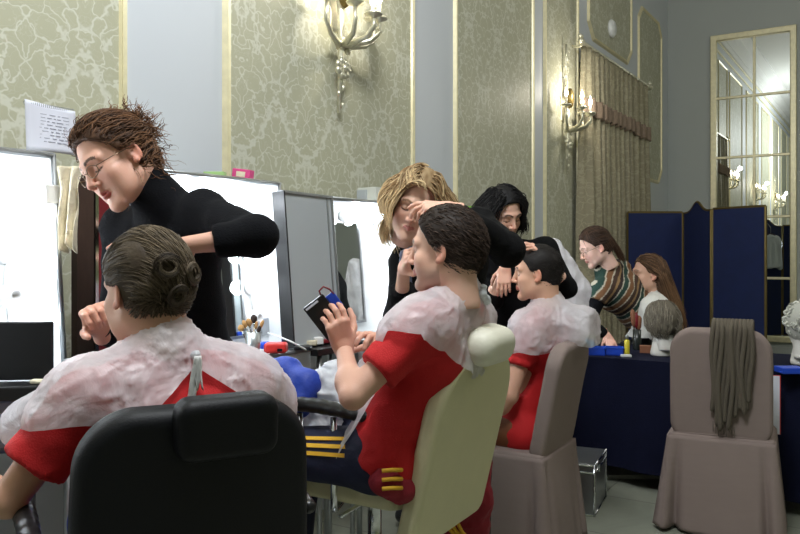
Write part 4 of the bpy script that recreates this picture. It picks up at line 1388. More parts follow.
# ------------------------------------------------------------ cloth covered table
TY0, TY1, TX0, TX1, TZ = 4.56, 5.32, -1.80, 1.7, .75
tb = root('long_table', 'long folding table hidden by a navy cloth, with wigs and makeup on it', 'table', ((TX0+TX1)/2, (TY0+TY1)/2, 0))
MB().box(((TX0+TX1)/2, (TY0+TY1)/2, TZ-.025), (TX1-TX0-.02, TY1-TY0-.02, .03)).build('tabletop', M['wood'], tb)
for x in (TX0+.12, TX1-.12):
    for y in (TY0+.1, TY1-.1): MB().tube([(x, y, TZ-.04), (x, y, 0)], .016, 8).build('leg', M['alu'], tb, smooth=True)
c = MB()
c.box(((TX0+TX1)/2, (TY0+TY1)/2, TZ-.003), (TX1-TX0, TY1-TY0, .008))
def drop(p0, p1, nrm, hem, seed):
    p0, p1 = A(p0, float), A(p1, float); L_ = np.linalg.norm(p1-p0); n_ = int(L_/.02)
    U, S = np.meshgrid(np.linspace(0, 1, n_), np.linspace(0, 1, 22), indexing='ij')
    hh = hem+.02*np.sin(U*L_*2.3+seed)
    Z = TZ*(1-S)+hh*S
    o_ = S*(.018*np.sin(U*L_*9+seed+S)+.012*np.sin(U*L_*23+seed))+.02*S
    return p0+(p1-p0)*U[..., None]*1.0+A(nrm, float)*o_[..., None]+A([0, 0, 1.0])*(Z[..., None])
for p0, p1, nr_, hem, sd in (((TX0, TY0, 0), (TX1, TY0, 0), (0, -1, 0), .095, 1), ((TX0, TY1, 0), (TX1, TY1, 0), (0, 1, 0), .12, 2), ((TX0, TY0, 0), (TX0, TY1, 0), (-1, 0, 0), .1, 3), ((TX1, TY0, 0), (TX1, TY1, 0), (1, 0, 0), .1, 4)):
    c.grid(drop(p0, p1, nr_, hem, sd))
tc_ = c.build('tablecloth', M['navy_cloth'], smooth=False, solid=.003)
tag(tc_, 'dark navy tablecloth hanging nearly to the floor over the long table', 'tablecloth')
# thin pale slab standing in for the light patch on the floor under the table
small_box('floor_light_patch', 630, 478, 4.95, (.95, .45, .025), mat('light_patch_tone', (170, 172, 156), rough=.6), 'flat pale slab painted as the light patch on the floor under the navy table', 'board', zbase=.0)
# silver flight case
fc = root('flight_case', 'silver metal equipment case on the floor before the left end of the navy table', 'case', G(.975, 4.27))
oc = G(.975, 4.27); Rc = rotz(YAW-.42)
MB().box(oc+A([0, 0, .135]), (.24, .36, .27), Rc).build('case_body', M['alu'], fc, bevel=.006)
e = MB()
for z in (.004, .262, .225):
    for (a0, a1) in (((-.122, -.182), (.122, -.182)), ((.122, -.182), (.122, .182)), ((-.122, .182), (.122, .182)), ((-.122, -.182), (-.122, .182))):
        e.tube([oc+Rc@A([a0[0], a0[1], z]), oc+Rc@A([a1[0], a1[1], z])], .006, 6)
for sx in (-1, 1):
    for sy in (-1, 1): e.tube([oc+Rc@A([sx*.122, sy*.182, 0]), oc+Rc@A([sx*.122, sy*.182, .27])], .007, 6)
e.build('edge_trim', M['chrome'], fc, smooth=True)
MB().box(oc+Rc@A([.126, -.05, .225]), (.012, .03, .04), Rc).build('catch', M['chrome'], fc, bevel=.002)
MB().tube([oc+Rc@A([-.05, -.185, .17]), oc+Rc@A([-.045, -.21, .16]), oc+Rc@A([.045, -.21, .16]), oc+Rc@A([.05, -.185, .17])], .006, 8).build('handle', M['black_plastic'], fc, smooth=True)

# ---------------- things on the navy table
def onT(px, py, name=None): 
    d_ = (CAMH-(TZ+.002))*FPX/(py-HORY); return P(px, py, d_)
TT = TZ+.002
bt = onT(605, 355)
for i, (px, lab) in enumerate(((596, 'left'), (614, 'right'))):
    c_ = onT(px, 354.5)
    b_ = root('blue_tub', 'blue open plastic tub on the navy table, %s one of the two' % lab, 'tub', c_, group='blue tubs on the table')
    w_, dd, hh = .105, .085, .045
    q = MB(); Rz = rotz(YAW-.2)
    q.box(c_+A([0, 0, .003]), (w_, dd, .005), Rz)
    for sx in (-1, 1): q.box(c_+Rz@A([sx*(w_/2-.002), 0, hh/2]), (.004, dd, hh), Rz)
    for sy in (-1, 1): q.box(c_+Rz@A([0, sy*(dd/2-.002), hh/2]), (w_, .004, hh), Rz)
    q.build('tub', M['blue_plastic'], b_)
    r_ = MB()
    for sy in (-1, 1): r_.box(c_+Rz@A([0, sy*(dd/2), hh]), (w_+.012, .008, .005), Rz)
    for sx in (-1, 1): r_.box(c_+Rz@A([sx*(w_/2), 0, hh]), (.008, dd, .005), Rz)
    r_.build('rim', mat('blue_rim', (45, 95, 215), rough=.4), b_)
M['cyan'] = mat('cyan_film', (90, 175, 215), rough=.3, var=.15)
ck = onT(590, 351)
pk = root('wipes_pack', 'light blue pack with lime green top on the left end of the navy table', 'pack', ck)
MB().box(ck+A([0, 0, .04]), (.06, .05, .08), rotz(.4), taper=.9).build('pack', M['cyan'], pk, bevel=.008)
MB().box(ck+A([0, 0, .09]), (.07, .06, .018), rotz(.5)).build('green_top', M['lime'], pk, bevel=.004)
bt_ = bottle(627, 357, 4.72, .0165, .125, M['yellow_liquid'], M['steel'], 'slim bottle of yellow oil on the navy table before the blue tub', 'bottle', TT, caph=.22, capr=.5)
small_box('white_sponge', 626, 360, 4.66, (.06, .035, .014), M['porcelain'], 'small white block in front of the yellow bottle', 'block', zbase=TT)
M['cork'] = mat('cork_brown', (132, 84, 58), rough=.7, var=.2)
small_box('wooden_box', 646, 352, 4.85, (.075, .06, .045), M['cork'], 'small brown wooden box beside the grey wig on the navy table', 'box', zbase=TT, yaw=-.3)
# hairbrush holder
hb = onT(637, 353); hb = P(637, 353, 5.0); hb[2] = TT
hj = root('brush_jar', 'dark glass jar of hairbrushes on the navy table beside the grey wig', 'jar', hb)
MB().lathe([(.024, 0), (.026, .003), (.026, .13), (.024, .13), (.023, .01), (.0001, .01)], hb, 18).build('jar', mat('dark_glass', (40, 44, 42), rough=.15), hj, smooth=True)
for i in range(3):
    b0 = hb+A([0, 0, .02])+Rd*(-.008+.008*i); b1 = hb+Rd*(-.03+.022*i)+A([0, 0, .26-.02*i])
    h_ = root('hairbrush', ['wooden hairbrush leaning left in the dark jar', 'reddish hairbrush upright in the dark jar', 'brown hairbrush leaning right in the dark jar'][i], 'hairbrush', b0, group='hairbrushes in the dark jar')
    MB().tube([b0, lerp(b0, b1, .55)], .005, 8).build('handle', M['wood'], h_, smooth=True)
    MB().tube([lerp(b0, b1, .52), lerp(b0, b1, .62), lerp(b0, b1, .9), b1], [.006, .015, .017, .006], 10).build('brush_head', M['cork'] if i != 1 else M['maroon'], h_, smooth=True)
small_box('blue_tray', 790, 377, 4.05, (.12, .10, .03), M['blue_plastic'], 'blue plastic tray on the right end of the navy table', 'tray', zbase=TT)

# ---------------- folding screen
st = root('folding_screen', 'navy blue three panel folding screen with gilt edges and an arched middle panel', 'screen', G(3.0, 7.9))
def screen_panel(a, b, z0, z1, arch):
    a = A(a); b = A(b); u = norm(b-a); w_ = np.linalg.norm(b-a)
    nrm = np.cross(u, [0, 0, 1.0])
    if arch:
        xs = np.linspace(0, 1, 25)
        top = [(x*w_, z1-.03+.10*np.exp(-((x-.5)/.2)**2)) for x in xs][::-1]
    else: top = [(w_, z1), (0, z1)]
    poly = [(0, z0), (w_, z0)]+top
    MB().prism(poly, a-nrm*.010, u, (0, 0, 1), nrm*.020).build('fabric_panel', M['navy_velvet'], st)
    e = MB(); ring = [a+u*x+A([0, 0, z]) for x, z in poly]; ring.append(ring[0])
    for i in range(len(ring)-1): e.tube([ring[i], ring[i+1]], .014, 6)
    e.build('gilt_edge', M['dark_brass'], st)
    return u, w_, nrm
screen_panel(G(2.42, 8.27), G(3.0, 8.27), .06, 1.80, False)
u2, w2, n2 = screen_panel(G(3.018, 8.25), G(3.055, 7.64), .06, 1.82, True)
screen_panel(G(3.06, 7.60), G(3.345, 7.12), .06, 1.80, False)
# white shirt on a hanger behind the arched panel (seen in the mirror)
sh_c = G(3.036, 7.94)-0
back = norm(G(1, 0)*1.0)  # away to the right of the arched panel
hs = root('hanging_shirt', 'white ruffled shirt on a hanger behind the folding screen, seen in the mirror', 'shirt', sh_c+back*.06+A([0, 0, 1.0]))
c_ = sh_c+back*.075+A([0, 0, 1.38]); ud = norm(G(-.037, .61))
g = SDF(c_-.62, c_+.45, .012)
Rsh = np.stack([ud, np.cross(A([0, 0, 1.0]), ud), A([0, 0, 1.0])], 1)
g.rbox(c_, Rsh, .17, .030, .25, .06, .02)
for sg in (-1, 1): g.cap_(c_+ud*sg*.14+A([0, 0, .2]), c_+ud*sg*.20-A([0, 0, .25]), .045, .035, k=.03)
g.ell(c_+A([0, 0, .24])-back*.0, (.05, .05, .03), k=.02)
v, q = g.mesh(); v = v+vnormals(v, q)*(.012*ridged(v*A([10, 10, 3]), 3))[:, None]
M['shirt_white'] = mat('sheer_white', (215, 220, 228), rough=.8, var=.06)
sobj('shirt', v, q, M['shirt_white'], hs)
MB().tube([c_+A([0, 0, .25])+ud*.16, c_+A([0, 0, .29]), c_+A([0, 0, .25])-ud*.16], .006, 6).build('hanger', M['wood'], hs, smooth=True)
MB().tube([c_+A([0, 0, .29]), c_+A([0, 0, .38]), c_+A([0, 0, .43])-back*.04, c_+A([0, 0, .46])-back*.075], .004, 6).build('hook', M['alu'], hs, smooth=True)

# ---------------- white paper on the table edge at right
pp = root('document_folder', 'white sheet with red edge standing beside the empty covered chair', 'folder', P(776, 437, 4.0))
a_ = P(774, 437, 4.12); 
Rf = rotz(YAW-.25)
MB().box(P(776, 405, 4.02), (.034, .006, .30), Rf).build('sheet', M['paper'], pp)
MB().box(P(776, 405, 4.02)+Rf@A([.0, .006, 0]), (.046, .004, .305), Rf).build('red_cover', M['red_plastic'], pp)
# ------------------------------------------------------------ cloth materials
M['black_knit'] = mat('black_knit', (11, 12, 17), rough=.95, var=.2, bump=.35, bscale=160, spec=.2, stretch=(1, 1, 2))
M['black_dress'] = mat('black_cotton', (10, 10, 12), rough=.95, spec=.2, var=.2, bump=.2, bscale=120)
M['red_shirt'] = mat('red_jersey', (188, 17, 22), rough=.8, var=.08, bump=.25, bscale=260)
M['navy_trousers'] = mat('navy_trousers', (20, 26, 54), rough=.8, var=.15, bump=.2)
M['dark_trousers'] = mat('dark_trousers', (28, 28, 32), rough=.85, var=.15, bump=.2)
M['blue_track'] = mat('blue_track_cloth', (28, 62, 165), rough=.6, var=.12, bump=.25, bscale=60)
M['yellow_stripe'] = mat('yellow_stripe', (222, 172, 40), rough=.7, var=.08)
M['maroon_jersey'] = mat('maroon_jersey', (135, 18, 36), rough=.8, var=.15, bump=.3)
M['brown_cloth'] = mat('brown_shorts_cloth', (120, 68, 36), rough=.7, var=.15)
M['shoe'] = mat('dark_shoe', (30, 30, 34), rough=.5)
M['plastic'] = mat_plastic('thin_white_plastic', (236, 232, 236), .33)
M['plastic_dense'] = mat_plastic('white_plastic_sheet', (232, 236, 240), .12)
M['hairband'] = mat('hair_elastic', (40, 34, 32), rough=.7)
M['wire'] = mat('spectacle_metal', (120, 100, 80), rough=.3, metal=.8)
M['lens'] = mat('lens_glass', (240, 245, 245), rough=.02, trans=1.0, alpha=.25, var=0)
M['stripes'] = mat_attr('striped_knit', rough=.9, bump=.4, bscale=150)
M['scarf_print'] = mat('printed_scarf', (120, 125, 150), rough=.8, var=.75, vscale=45)

def person(label, loc):
    return root('person', label, 'person', (loc[0], loc[1], 0))

def cape(parent, J, m, hem, name='plastic_cape', fold=.007, off=.03, h=.008, back=None, arm=.6, seed=5, opening=None, fwd=None, drape=None):
    """thin cape over shoulders and chest; hem(v)->signed (positive = cut away)"""
    lo, hi = bounds(J, .22, keys=('neck', 'chest', 'sL', 'sR', 'eL', 'eR'))
    def fn(g):
        torso(g, J, off=off, k=.07)
        for sd in 'LR':
            e = lerp(J['s'+sd], J['e'+sd], arm)
            g.cap_(J['s'+sd], e, .055+off, .062+off*1.2, k=.06)
        nk = A(J['neck'])
        for sd in 'LR': g.cap_(nk-A([0, 0, .0]), lerp(nk, J['s'+sd], .75), .058, .060+off*.5, k=.04)
        g.cap_(nk-A([0, 0, .04]), nk+A([0, 0, .035]), .074, .062, k=.04)
        if drape:
            for a, b, r0_, r1_ in drape: g.cap_(a, b, r0_, r1_, k=.06)
    return garment(name, parent, lo, hi, h, fn, m, fold=fold, ff=8, clip=hem, seed=seed, sm=1, radial=A(J['neck'])+A([0, 0, .02]))

def tee(parent, J, m, sleeve=.62, name='t_shirt', h=.008, off=.004, fold=.004, w=1.0, long=False, fem=False, r=.058, slb=None, hem=None, collar=None, seed=2, col=None, sleeves='LR', k=.05, extra=()):
    lo, hi = bounds(J, .2, keys=('neck', 'chest', 'sL', 'sR', 'eL', 'eR', 'wL', 'wR', 'pelvis'))
    def fn(g):
        torso(g, J, off=off, w=w, fem=fem, k=k)
        if hem is not None: g.plane(hem[0], hem[1])
        for sd in sleeves:
            sl = sleeve if not isinstance(sleeve, dict) else sleeve[sd]
            s_, e_, w_ = A(J['s'+sd]), A(J['e'+sd]), A(J['w'+sd])
            if sl <= 1: g.cap_(s_, lerp(s_, e_, sl), .052+off, r+off*.5, k=.03)
            else:
                g.cap_(s_, e_, .050+off, .042+off, k=.03)
                g.cap_(e_, lerp(e_, w_, sl-1), .042+off, .030+off if sl > 1.8 else .036+off, k=.015)
                g.ell(lerp(e_, w_, .02), (.043+off,)*3, k=.02)
            # flat cuff
            a_ = lerp(s_, e_, sl) if sl <= 1 else lerp(e_, w_, sl-1)
            dr = norm(e_-s_) if sl <= 1 else norm(w_-e_)
            g.rbox(a_+dr*.06, frame(dr, (0.13, .2, .97)), .085, .06, .085, .03, .01, op='s')
        nk = A(J['neck'])
        for a_, b_, r1_, r2_ in extra: g.cap_(a_, b_, r1_, r2_, k=.03)
        if collar: g.cap_(nk-A([0, 0, .06]), nk+A(collar[0]), .066, collar[1], k=.03)
    return garment(name, parent, lo, hi, h, fn, m, fold=fold, ff=9, seed=seed, sm=1, col=col)

def trousers(parent, J, m, name='trousers', h=.009, off=.012, top=None, fold=.004, slim=1.0, to=1.0):
    lo, hi = bounds(J, .16, keys=('pelvis', 'hL', 'hR', 'kL', 'kR', 'aL', 'aR'))
    def fn(g):
        pe = A(J['pelvis']); hd_ = norm(A(J['hL'])-A(J['hR']))
        g.cap_(pe-hd_*.075, pe+hd_*.075, .103, .103, k=.04)
        g.cap_(pe, lerp(pe, J['chest'], .2), .105, .100, k=.04)
        for sd in 'LR':
            an = lerp(J['k'+sd], J['a'+sd], to)
            g.cap_(J['h'+sd], J['k'+sd], .085*slim+off, .058*slim+off, k=.03)
            g.cap_(J['k'+sd], an, .058*slim+off, .045*slim+off, k=.02)
        if top is not None: g.plane((0, 0, top), (0, 0, 1))
    return garment(name, parent, lo, hi, h, fn, m, fold=fold, ff=7, sm=1)

# ============================================================ client 1 (foreground, back to the camera)
left1 = norm(np.cross([0, 0, 1], f1))
J = dict(fwd=f1)
J['chest'] = P(178, 418, 1.83); J['neck'] = P(166, 352, 1.83)
J['pelvis'] = J['chest']-A([0, 0, .33])+f1*.0
J['sL'] = P(82, 402, 1.72); J['sR'] = P(246, 388, 1.93)
J['eL'] = P(8, 500, 1.66); J['wL'] = P(-60, 478, 1.90)
J['eR'] = P(262, 470, 2.08); J['wR'] = P(205, 480, 2.25)
sit_legs(J, f1, left1, footz=.25)
p1 = person('seated person with grey slicked hair, red shirt and clear plastic cape, seen from behind', J['pelvis'])
hd, R1 = head_at(P(146, 289, 1.86), V(-.80, -.14, .58), s=1.06, skin=(205, 158, 132), h=.003)
hL = hand(J['wL'], frame(norm(f1-A([0, 0, .3])), (0, 0, 1)), [(.4, .5, .3)]*4, h=.004)
hR = hand(J['wR'], frame(norm(f1-A([0, 0, .3])), (0, 0, 1))*A([-1, 1, 1]), [(.4, .5, .3)]*4, h=.004)
hR = (hR[0], hR[1][:, ::-1])
skin_body('body', p1, J, hd, [hL, hR], (205, 158, 132), h=.0085, neck=.058)
tee(p1, J, M['red_shirt'], sleeve=.66, r=.068, off=.008, collar=((0, 0, .0), .064))
trousers(p1, J, M['blue_track']); shoes(p1, J, M['shoe'])
# hair: grey-brown, wetted and rolled at the back
w1 = scalp(-.075, .35)
def fl1(p, t):
    back = np.tile(A([0, -1.0, -.35]), (len(p), 1))
    sw = np.stack([np.sin(p[:, 2]*26)*.5, -.2*np.cos(p[:, 0]*30), np.cos(p[:, 1]*22)*.5], 1)
    return back+sw
a1, _ = strands(2600, w1, fl1, .075, 10, lift=(.010, .015), wander=.12, seed=4, hug=1)
hair1 = hair_obj(p1, P(146, 289, 1.86), R1, 1.06, [(a1, .0013)], (70, 58, 46), (112, 98, 78), cap=cap_short(.014, low=-.085))
# wet curls pinned on the back of the head
cu_ = []
for cx_, cz_, r_, tw in ((-.035, .035, .032, 1), (.03, .02, .030, -1), (-.01, -.03, .026, 1)):
    for j in range(26):
        a = np.linspace(0, 2*PI*1.2, 14); rr_ = r_*(1-.35*a/a.max())*(.55+.45*(j % 7)/6)
        x = cx_+rr_*np.cos(a*tw+j*.02); z = cz_+rr_*np.sin(a*tw+j*.02)
        y = -.015-.124*np.sqrt(np.clip(1-(x/.105)**2-((z-.03)/.125)**2, .02, 1))-.0015*(j % 4)
        cu_.append(np.stack([x, y, z], 1))
hair_obj(p1, P(146, 289, 1.86), R1, 1.06, [(A(cu_), .0018)], (58, 48, 38), (96, 84, 68), name='pinned_curls')
# cape: open wedge at the back
nk1, up_ = A(J['neck']), A([0, 0, 1.0])
axis1 = nk1-A([0, 0, .02])
def hem1(v):
    q = v-axis1
    a = q@left1; b = -(q@f1); z = q[:, 2]
    low = -(z+.23-.75*np.clip(a-.03, 0, .15)*np.clip(1+(b+.03)/.06, 0, 1)+.006*np.sin(a*22))
    # back opening: wedge below the knot, right of centre
    dn = -z-.005
    wedge = np.minimum(dn*1.3-np.abs(a+.045+.10*dn), b+.02)
    return np.maximum(low, wedge)
el = lerp(J['sL'], J['eL'], .55)
cape(p1, J, M['plastic'], hem1, off=.020, fold=.004, arm=.25, h=.0075, seed=6,
     drape=[(J['sL']+f1*.05, P(28, 425, 1.88), .060, .065), (J['sR'], P(272, 402, 2.0), .07, .06)])
# knot and ribbon ends of the cape
kn = MB()
kc = nk1-f1*.088-left1*.045-A([0, 0, .0])
MBk = SDF(kc-.1, kc+.1, .004)
MBk.ell(kc, (.015, .010, .010), k=0)
v, q = MBk.mesh(); v = v+vnormals(v, q)*(.003*ridged(v*60))[:, None]; sobj('cape_knot', v, q, M['plastic_dense'], p1)
for a_, b_ in ((-.03, -.11), (.01, -.05)):
    cloth_strip('cape_tie', kc-f1*.020, .016, .13 if a_ < 0 else .07, M['porcelain'], '', '', frame(norm(f1), norm(A([0, 0, 1.0])-left1*a_*-5)), seed=a_*50, fold=.003, n=6, k=12, taper=-.1, parent=p1)

# ============================================================ woman 1: black turtleneck, glasses
fw = V(-.45, -.0, -.8)
J = dict(fwd=fw)
J['neck'] = P(163, 206, 2.33); J['chest'] = P(172, 252, 2.36); J['pelvis'] = P(186, 372, 2.42)
J['sL'] = P(204, 212, 2.22); J['eL'] = P(259, 236, 2.02); J['wL'] = P(172, 247, 1.97)
J['sR'] = P(122, 228, 2.42); J['eR'] = P(116, 330, 2.36); J['wR'] = P(99, 327, 2.08)
stand_feet(J, fw)
p2 = person('standing woman in black turtleneck and glasses with brown curly updo, working on a client', J['pelvis'])
c2_, = (P(117, 162, 2.22),)
F2 = V(-.50, -.42, -.70)
hd, R2_ = head_at(c2_, F2, up=norm(Ud*.86+Rd*-.46), s=1.03, skin=(222, 172, 150), lip=(178, 84, 84), h=.0026, female=True, mouth=.003)
Rh = frame(norm(P(140, 240, 1.93)-J['wL']), (0, 0, 1))
hA = hand(J['wL'], Rh*A([1, 1, 1]), [(.35, .3, .2), (.3, .3, .2), (.35, .4, .2), (.45, .4, .3)], thumb=(.5, .4), s=.95, h=.0035)
Rg = frame(norm(P(90, 296, 1.98)-J['wR']), norm(V(-.55, .1, .8)))
hB = hand(J['wR'], Rg, [(.9, 1.1, .7), (1.0, 1.1, .8), (1.1, 1.2, .8), (1.2, 1.2, .8)], thumb=(.3, .7), s=.98, h=.0032)
skin_body('body', p2, J, hd, [hA, hB], (218, 168, 146), h=.0085, fem=True, slim=.88, w=.92, neck=.05)
tee(p2, J, M['black_knit'], sleeve=dict(L=1.52, R=1.82), name='turtleneck_sweater', fem=True, w=.93, off=.006, extra=[(c2_+R2_@A([0, -.050, -.175]), c2_+R2_@A([0, -.040, -.098]), .062, .058), (J['neck'], c2_+R2_@A([0, -.050, -.175]), .062, .062)], collar=(lerp(hd[3], c2_, .1)-J['neck'], .0585), k=.06)
trousers(p2, J, M['dark_trousers'], slim=.9); shoes(p2, J, M['shoe'])
w2 = scalp(-.055, .35)
bun = A([.02, -.115, .055])
def fl2(p, t):
    d = bun-p; n = np.linalg.norm(d, axis=1)[:, None]
    sw = np.cross(d/n, A([0, -.6, .8]))
    return d/n+sw*.25+np.where(n < .03, 1, 0)*np.random.default_rng(3).normal(size=p.shape)*.9
a1, _ = strands(2000, w2, fl2, .15, 16, lift=(.010, .026), wander=.25, curl=.35, cf=60, seed=8, hug=.35)
def wb(p): return np.linalg.norm(p-A([.02, -.10, .06])) < .05
def flb(p, t):
    r = np.random.default_rng(int(t*100)+5).normal(size=p.shape)
    return (p-A([.02, -.095, .045]))*6+r*.7+A([0, -.2, -.15+.0])
b1, _ = strands(700, wb, flb, .10, 18, lift=(.02, .03), wander=1.0, curl=.9, cf=55, seed=9)
def wc(p): return p[2] < .0 and p[1] < .0 and abs(p[0]) > .02
def flc(p, t): return np.tile(A([0, -.35, -.8]), (len(p), 1))+(p-A([0, 0, .0]))*2
c1_, _ = strands(70, wc, flc, .10, 16, lift=(.005, .015), wander=.9, curl=.8, cf=60, seed=10)
def wf(p): return p[2] > .07 and p[1] > .03
def flf(p, t): return np.tile(A([.0, -.4, .9-1.8*t]), (len(p), 1))
d1_, _ = strands(50, wf, flf, .06, 10, lift=(.012, .03), wander=.8, curl=.6, cf=50, seed=12)
hair_obj(p2, c2_, R2_, 1.03, [(a1, .0015), (b1, .0014), (c1_, .0013), (d1_, .0008)], (66, 46, 35), (140, 100, 70), cap=cap_short(.012, low=-.05))
# glasses
gl = MB()
T_ = lambda x, y, z: c2_+R2_@(A([x, y, z])*1.03)
for sx in (-1, 1):
    a = np.linspace(0, 2*PI, 21)
    gl.tube([T_(sx*.033+.021*math.cos(q), .106-.010*abs(math.cos(q)) if sx*math.cos(q) > 0 else .106, -.004+.016*math.sin(q)) for q in a], .0011, 5)
    gl.tube([T_(sx*.054, .098, .002), T_(sx*.076, .05, .003), T_(sx*.084, -.0, .004)], .0012, 5)
gl.tube([T_(-.012, .108, .001), T_(0, .111, .004), T_(.012, .108, .001)], .0012, 5)
gl.build('glasses', M['wire'], p2, smooth=True)
for nm, j, r_, dd in (('wrist_band', 'wL', .027, -.02), ('wrist_band', 'wR', .028, -.01)):
    e_ = J['eL'] if j == 'wL' else J['eR']
    dr = norm(J[j]-e_); cc = J[j]+dr*dd; Rr = frame(dr)
    MB().tube([cc+Rr@A([r_*math.cos(q), 0, r_*math.sin(q)]) for q in np.linspace(0, 2*PI, 19)], .0035, 6).build(nm, M['hairband'], p2, smooth=True)

# ============================================================ client 2
left2 = norm(np.cross([0, 0, 1], f2))
J = dict(fwd=f2)
J['neck'] = P(457, 298, 2.38); J['chest'] = P(434, 362, 2.40); J['pelvis'] = P(390, 452, 2.42)
J['sL'] = P(422, 326, 2.24); J['eL'] = P(353, 396, 2.15); J['wL'] = P(344, 349, 2.33)
J['sR'] = P(468, 320, 2.58); J['eR'] = P(425, 390, 2.62); J['wR'] = P(386, 347, 2.50)
sit_legs(J, f2, left2, footz=.25)
p3 = person('seated person in red shirt and plastic cape on the cream chair, holding a dark folder', J['pelvis'])
c3_ = P(445, 250, 2.36)
hd, R3 = head_at(c3_, V(-.92, -.02, .30), up=norm(Ud+Rd*.06), s=1.01, skin=(222, 178, 156), h=.003, beard=(150, 120, 105), brow=(60, 45, 35))
Rl = frame(norm(P(336, 318, 2.30)-J['wL']), norm(V(.35, .15, -1)))
h1_ = hand(J['wL'], Rl*A([1, 1, 1]), [(.5, .6, .4), (.55, .7, .4), (.6, .7, .4), (.7, .7, .5)], thumb=(.5, .3), s=1.0)
Rr_ = frame(norm(P(358, 322, 2.38)-J['wR']), norm(V(.3, .8, .4)))
h2_ = hand(J['wR'], Rr_, [(.4, .5, .4), (.5, .6, .4), (.6, .7, .5), (.7, .8, .5)], thumb=(.5, .4), s=1.0)
skin_body('body', p3, J, hd, [h1_, h2_], (214, 168, 146), h=.0085, neck=.055)
tee(p3, J, M['red_shirt'], sleeve=.66, r=.060, off=.008, fold=.005, collar=((0, 0, .0), .060), seed=7, hem=(J['pelvis']-norm(J['neck']-J['pelvis'])*.01, -norm(J['neck']-J['pelvis'])+.55*f2))
trousers(p3, J, M['navy_trousers']); shoes(p3, J, M['shoe'])
# yellow side stripes on the thigh
hl, kl = A(J['hL']), A(J['kL']); dr = norm(kl-hl); sdv = norm(left2*.9+A([0, 0, .35])); cr_ = norm(np.cross(dr, sdv))
for i in range(3):
    s = MB()
    pts = []
    for t_ in np.linspace(.12, .8, 12):
        rad = (.085+.012)*(1-t_)+(.058+.012)*t_+.003
        ang = (i-1)*.26+.15
        n_ = norm(sdv*math.cos(ang)+cr_*math.sin(ang)); pts.append((lerp(hl, kl, t_)+n_*rad, n_))
    rows = A([[p+np.cross(dr, n_)*w_+n_*.001 for w_ in (-.006, 0, .006)] for p, n_ in pts])
    s.grid(rows).build('yellow_stripe', M['yellow_stripe'], p3, solid=.003)
w3 = scalp(-.07, .35)
def fl3(p, t): return np.tile(A([0, -.8, -.45]), (len(p), 1))+A([0, 0, .5])*(p[:, 1:2] > .03)
a1, _ = strands(2400, w3, fl3, .035, 6, lift=(.008, .016), wander=.4, seed=14, hug=.5)
hair_obj(p3, c3_, R3, 1.01, [(a1, .0013)], (40, 31, 27), (72, 56, 46), cap=cap_short(.012, low=-.085))
ax3 = A(J['neck'])
def hem3(v):
    q = v-ax3; a = q@left2; b = -(q@f2); z = q[:, 2]
    low = -(z+.24-1.05*np.clip(a-.04, 0, .15)*np.clip(1-(b-.02)/.10, 0, 1)+.006*np.sin(b*30)-.9*np.clip(b-.05, 0, .2))
    fr = np.clip(-b-.07, 0, .3)*1.6
    return low-fr*1.2
    return low
cape(p3, J, M['plastic'], hem3, off=.022, fold=.004, arm=.22, seed=8, drape=[(J['chest']+f2*.08, P(372, 372, 2.46), .085, .05)])
kc = ax3-f2*.085+A([0, 0, .015])
g = SDF(kc-.1, kc+.1, .004); g.ell(kc, (.018, .018, .018), k=0); g.cap_(kc, kc+A([0, 0, -.035])-left2*.05, .012, .022, k=.008); g.cap_(kc, kc+A([0, 0, .03])-left2*.01, .010, .016, k=.008)
v, q = g.mesh(); v = (v-kc)*.6+kc+vnormals(v, q)*(.003*ridged(v*50))[:, None]; sobj('cape_knot', v, q, M['plastic_dense'], p3)

# dark folder and blue pen-like item in his hands
Rfo = frame(norm(V(-.25, .10, .95)), norm(Ud-.78*Rd))
fc_ = P(325, 317, 2.37)
fo = root('black_folder', 'black booklet with blue tag held in the hands of the cream chair client', 'booklet', fc_-A([0, 0, .07]))
MB().box(fc_, (.075, .016, .125), Rfo).build('cover', M['black_plastic'], fo, bevel=.003)
MB().box(fc_+Rfo@A([-.010, -.009, .055]), (.045, .002, .006), Rfo).build('title_strip', M['paper'], fo)
MB().box(fc_+Rfo@A([.052, .004, .02]), (.030, .012, .055), Rfo).build('blue_tag', M['blue_plastic'], fo, bevel=.003)
MB().tube([fc_+Rfo@A([.03, 0, .06]), fc_+Rfo@A([.034, 0, .075]), fc_+Rfo@A([.052, 0, .078]), fc_+Rfo@A([.062, 0, .06]), fc_+Rfo@A([.064, 0, .04])], .003, 6).build('wrist_loop', M['maroon'], fo, smooth=True)
# plastic bag on the lap, blue jacket on the knees, maroon jacket tucked by the seat
def lump(name, caps, m, label, cat, h=.007, fold=.01, ff=14, seed=3, k=.03, parent=None, st=(1, 1, 1)):
    pts = A([c_[0] for c_ in caps]+[c_[1] for c_ in caps])
    g = SDF(pts.min(0)-.14, pts.max(0)+.14, h)
    for a, b, r0_, r1_ in caps: g.cap_(a, b, r0_, r1_, k=k)
    v, q = g.mesh(); nn = vnormals(v, q)
    w = v*A(st)
    v = v+nn*(fold*(.6*ridged(w*ff+.8*fbm(w*ff*.6, 7)[:, None], seed)+.4*ridged(w*ff*2.2, seed+1)))[:, None]
    o = sobj(name, v, q, m, parent)
    return tag(o, label, cat) if parent is None else o
lump('plastic_sheet', [(P(322, 388, 2.58), P(320, 432, 2.56), .045, .06), (P(322, 388, 2.58), P(300, 395, 2.60), .045, .04), (P(320, 432, 2.56), P(304, 425, 2.56), .05, .05), (P(335, 372, 2.62), P(340, 400, 2.58), .03, .045)], M['plastic_dense'],
     'crumpled clear plastic sheet lying in the lap of the cream chair client', 'plastic sheet', fold=.022, ff=18)
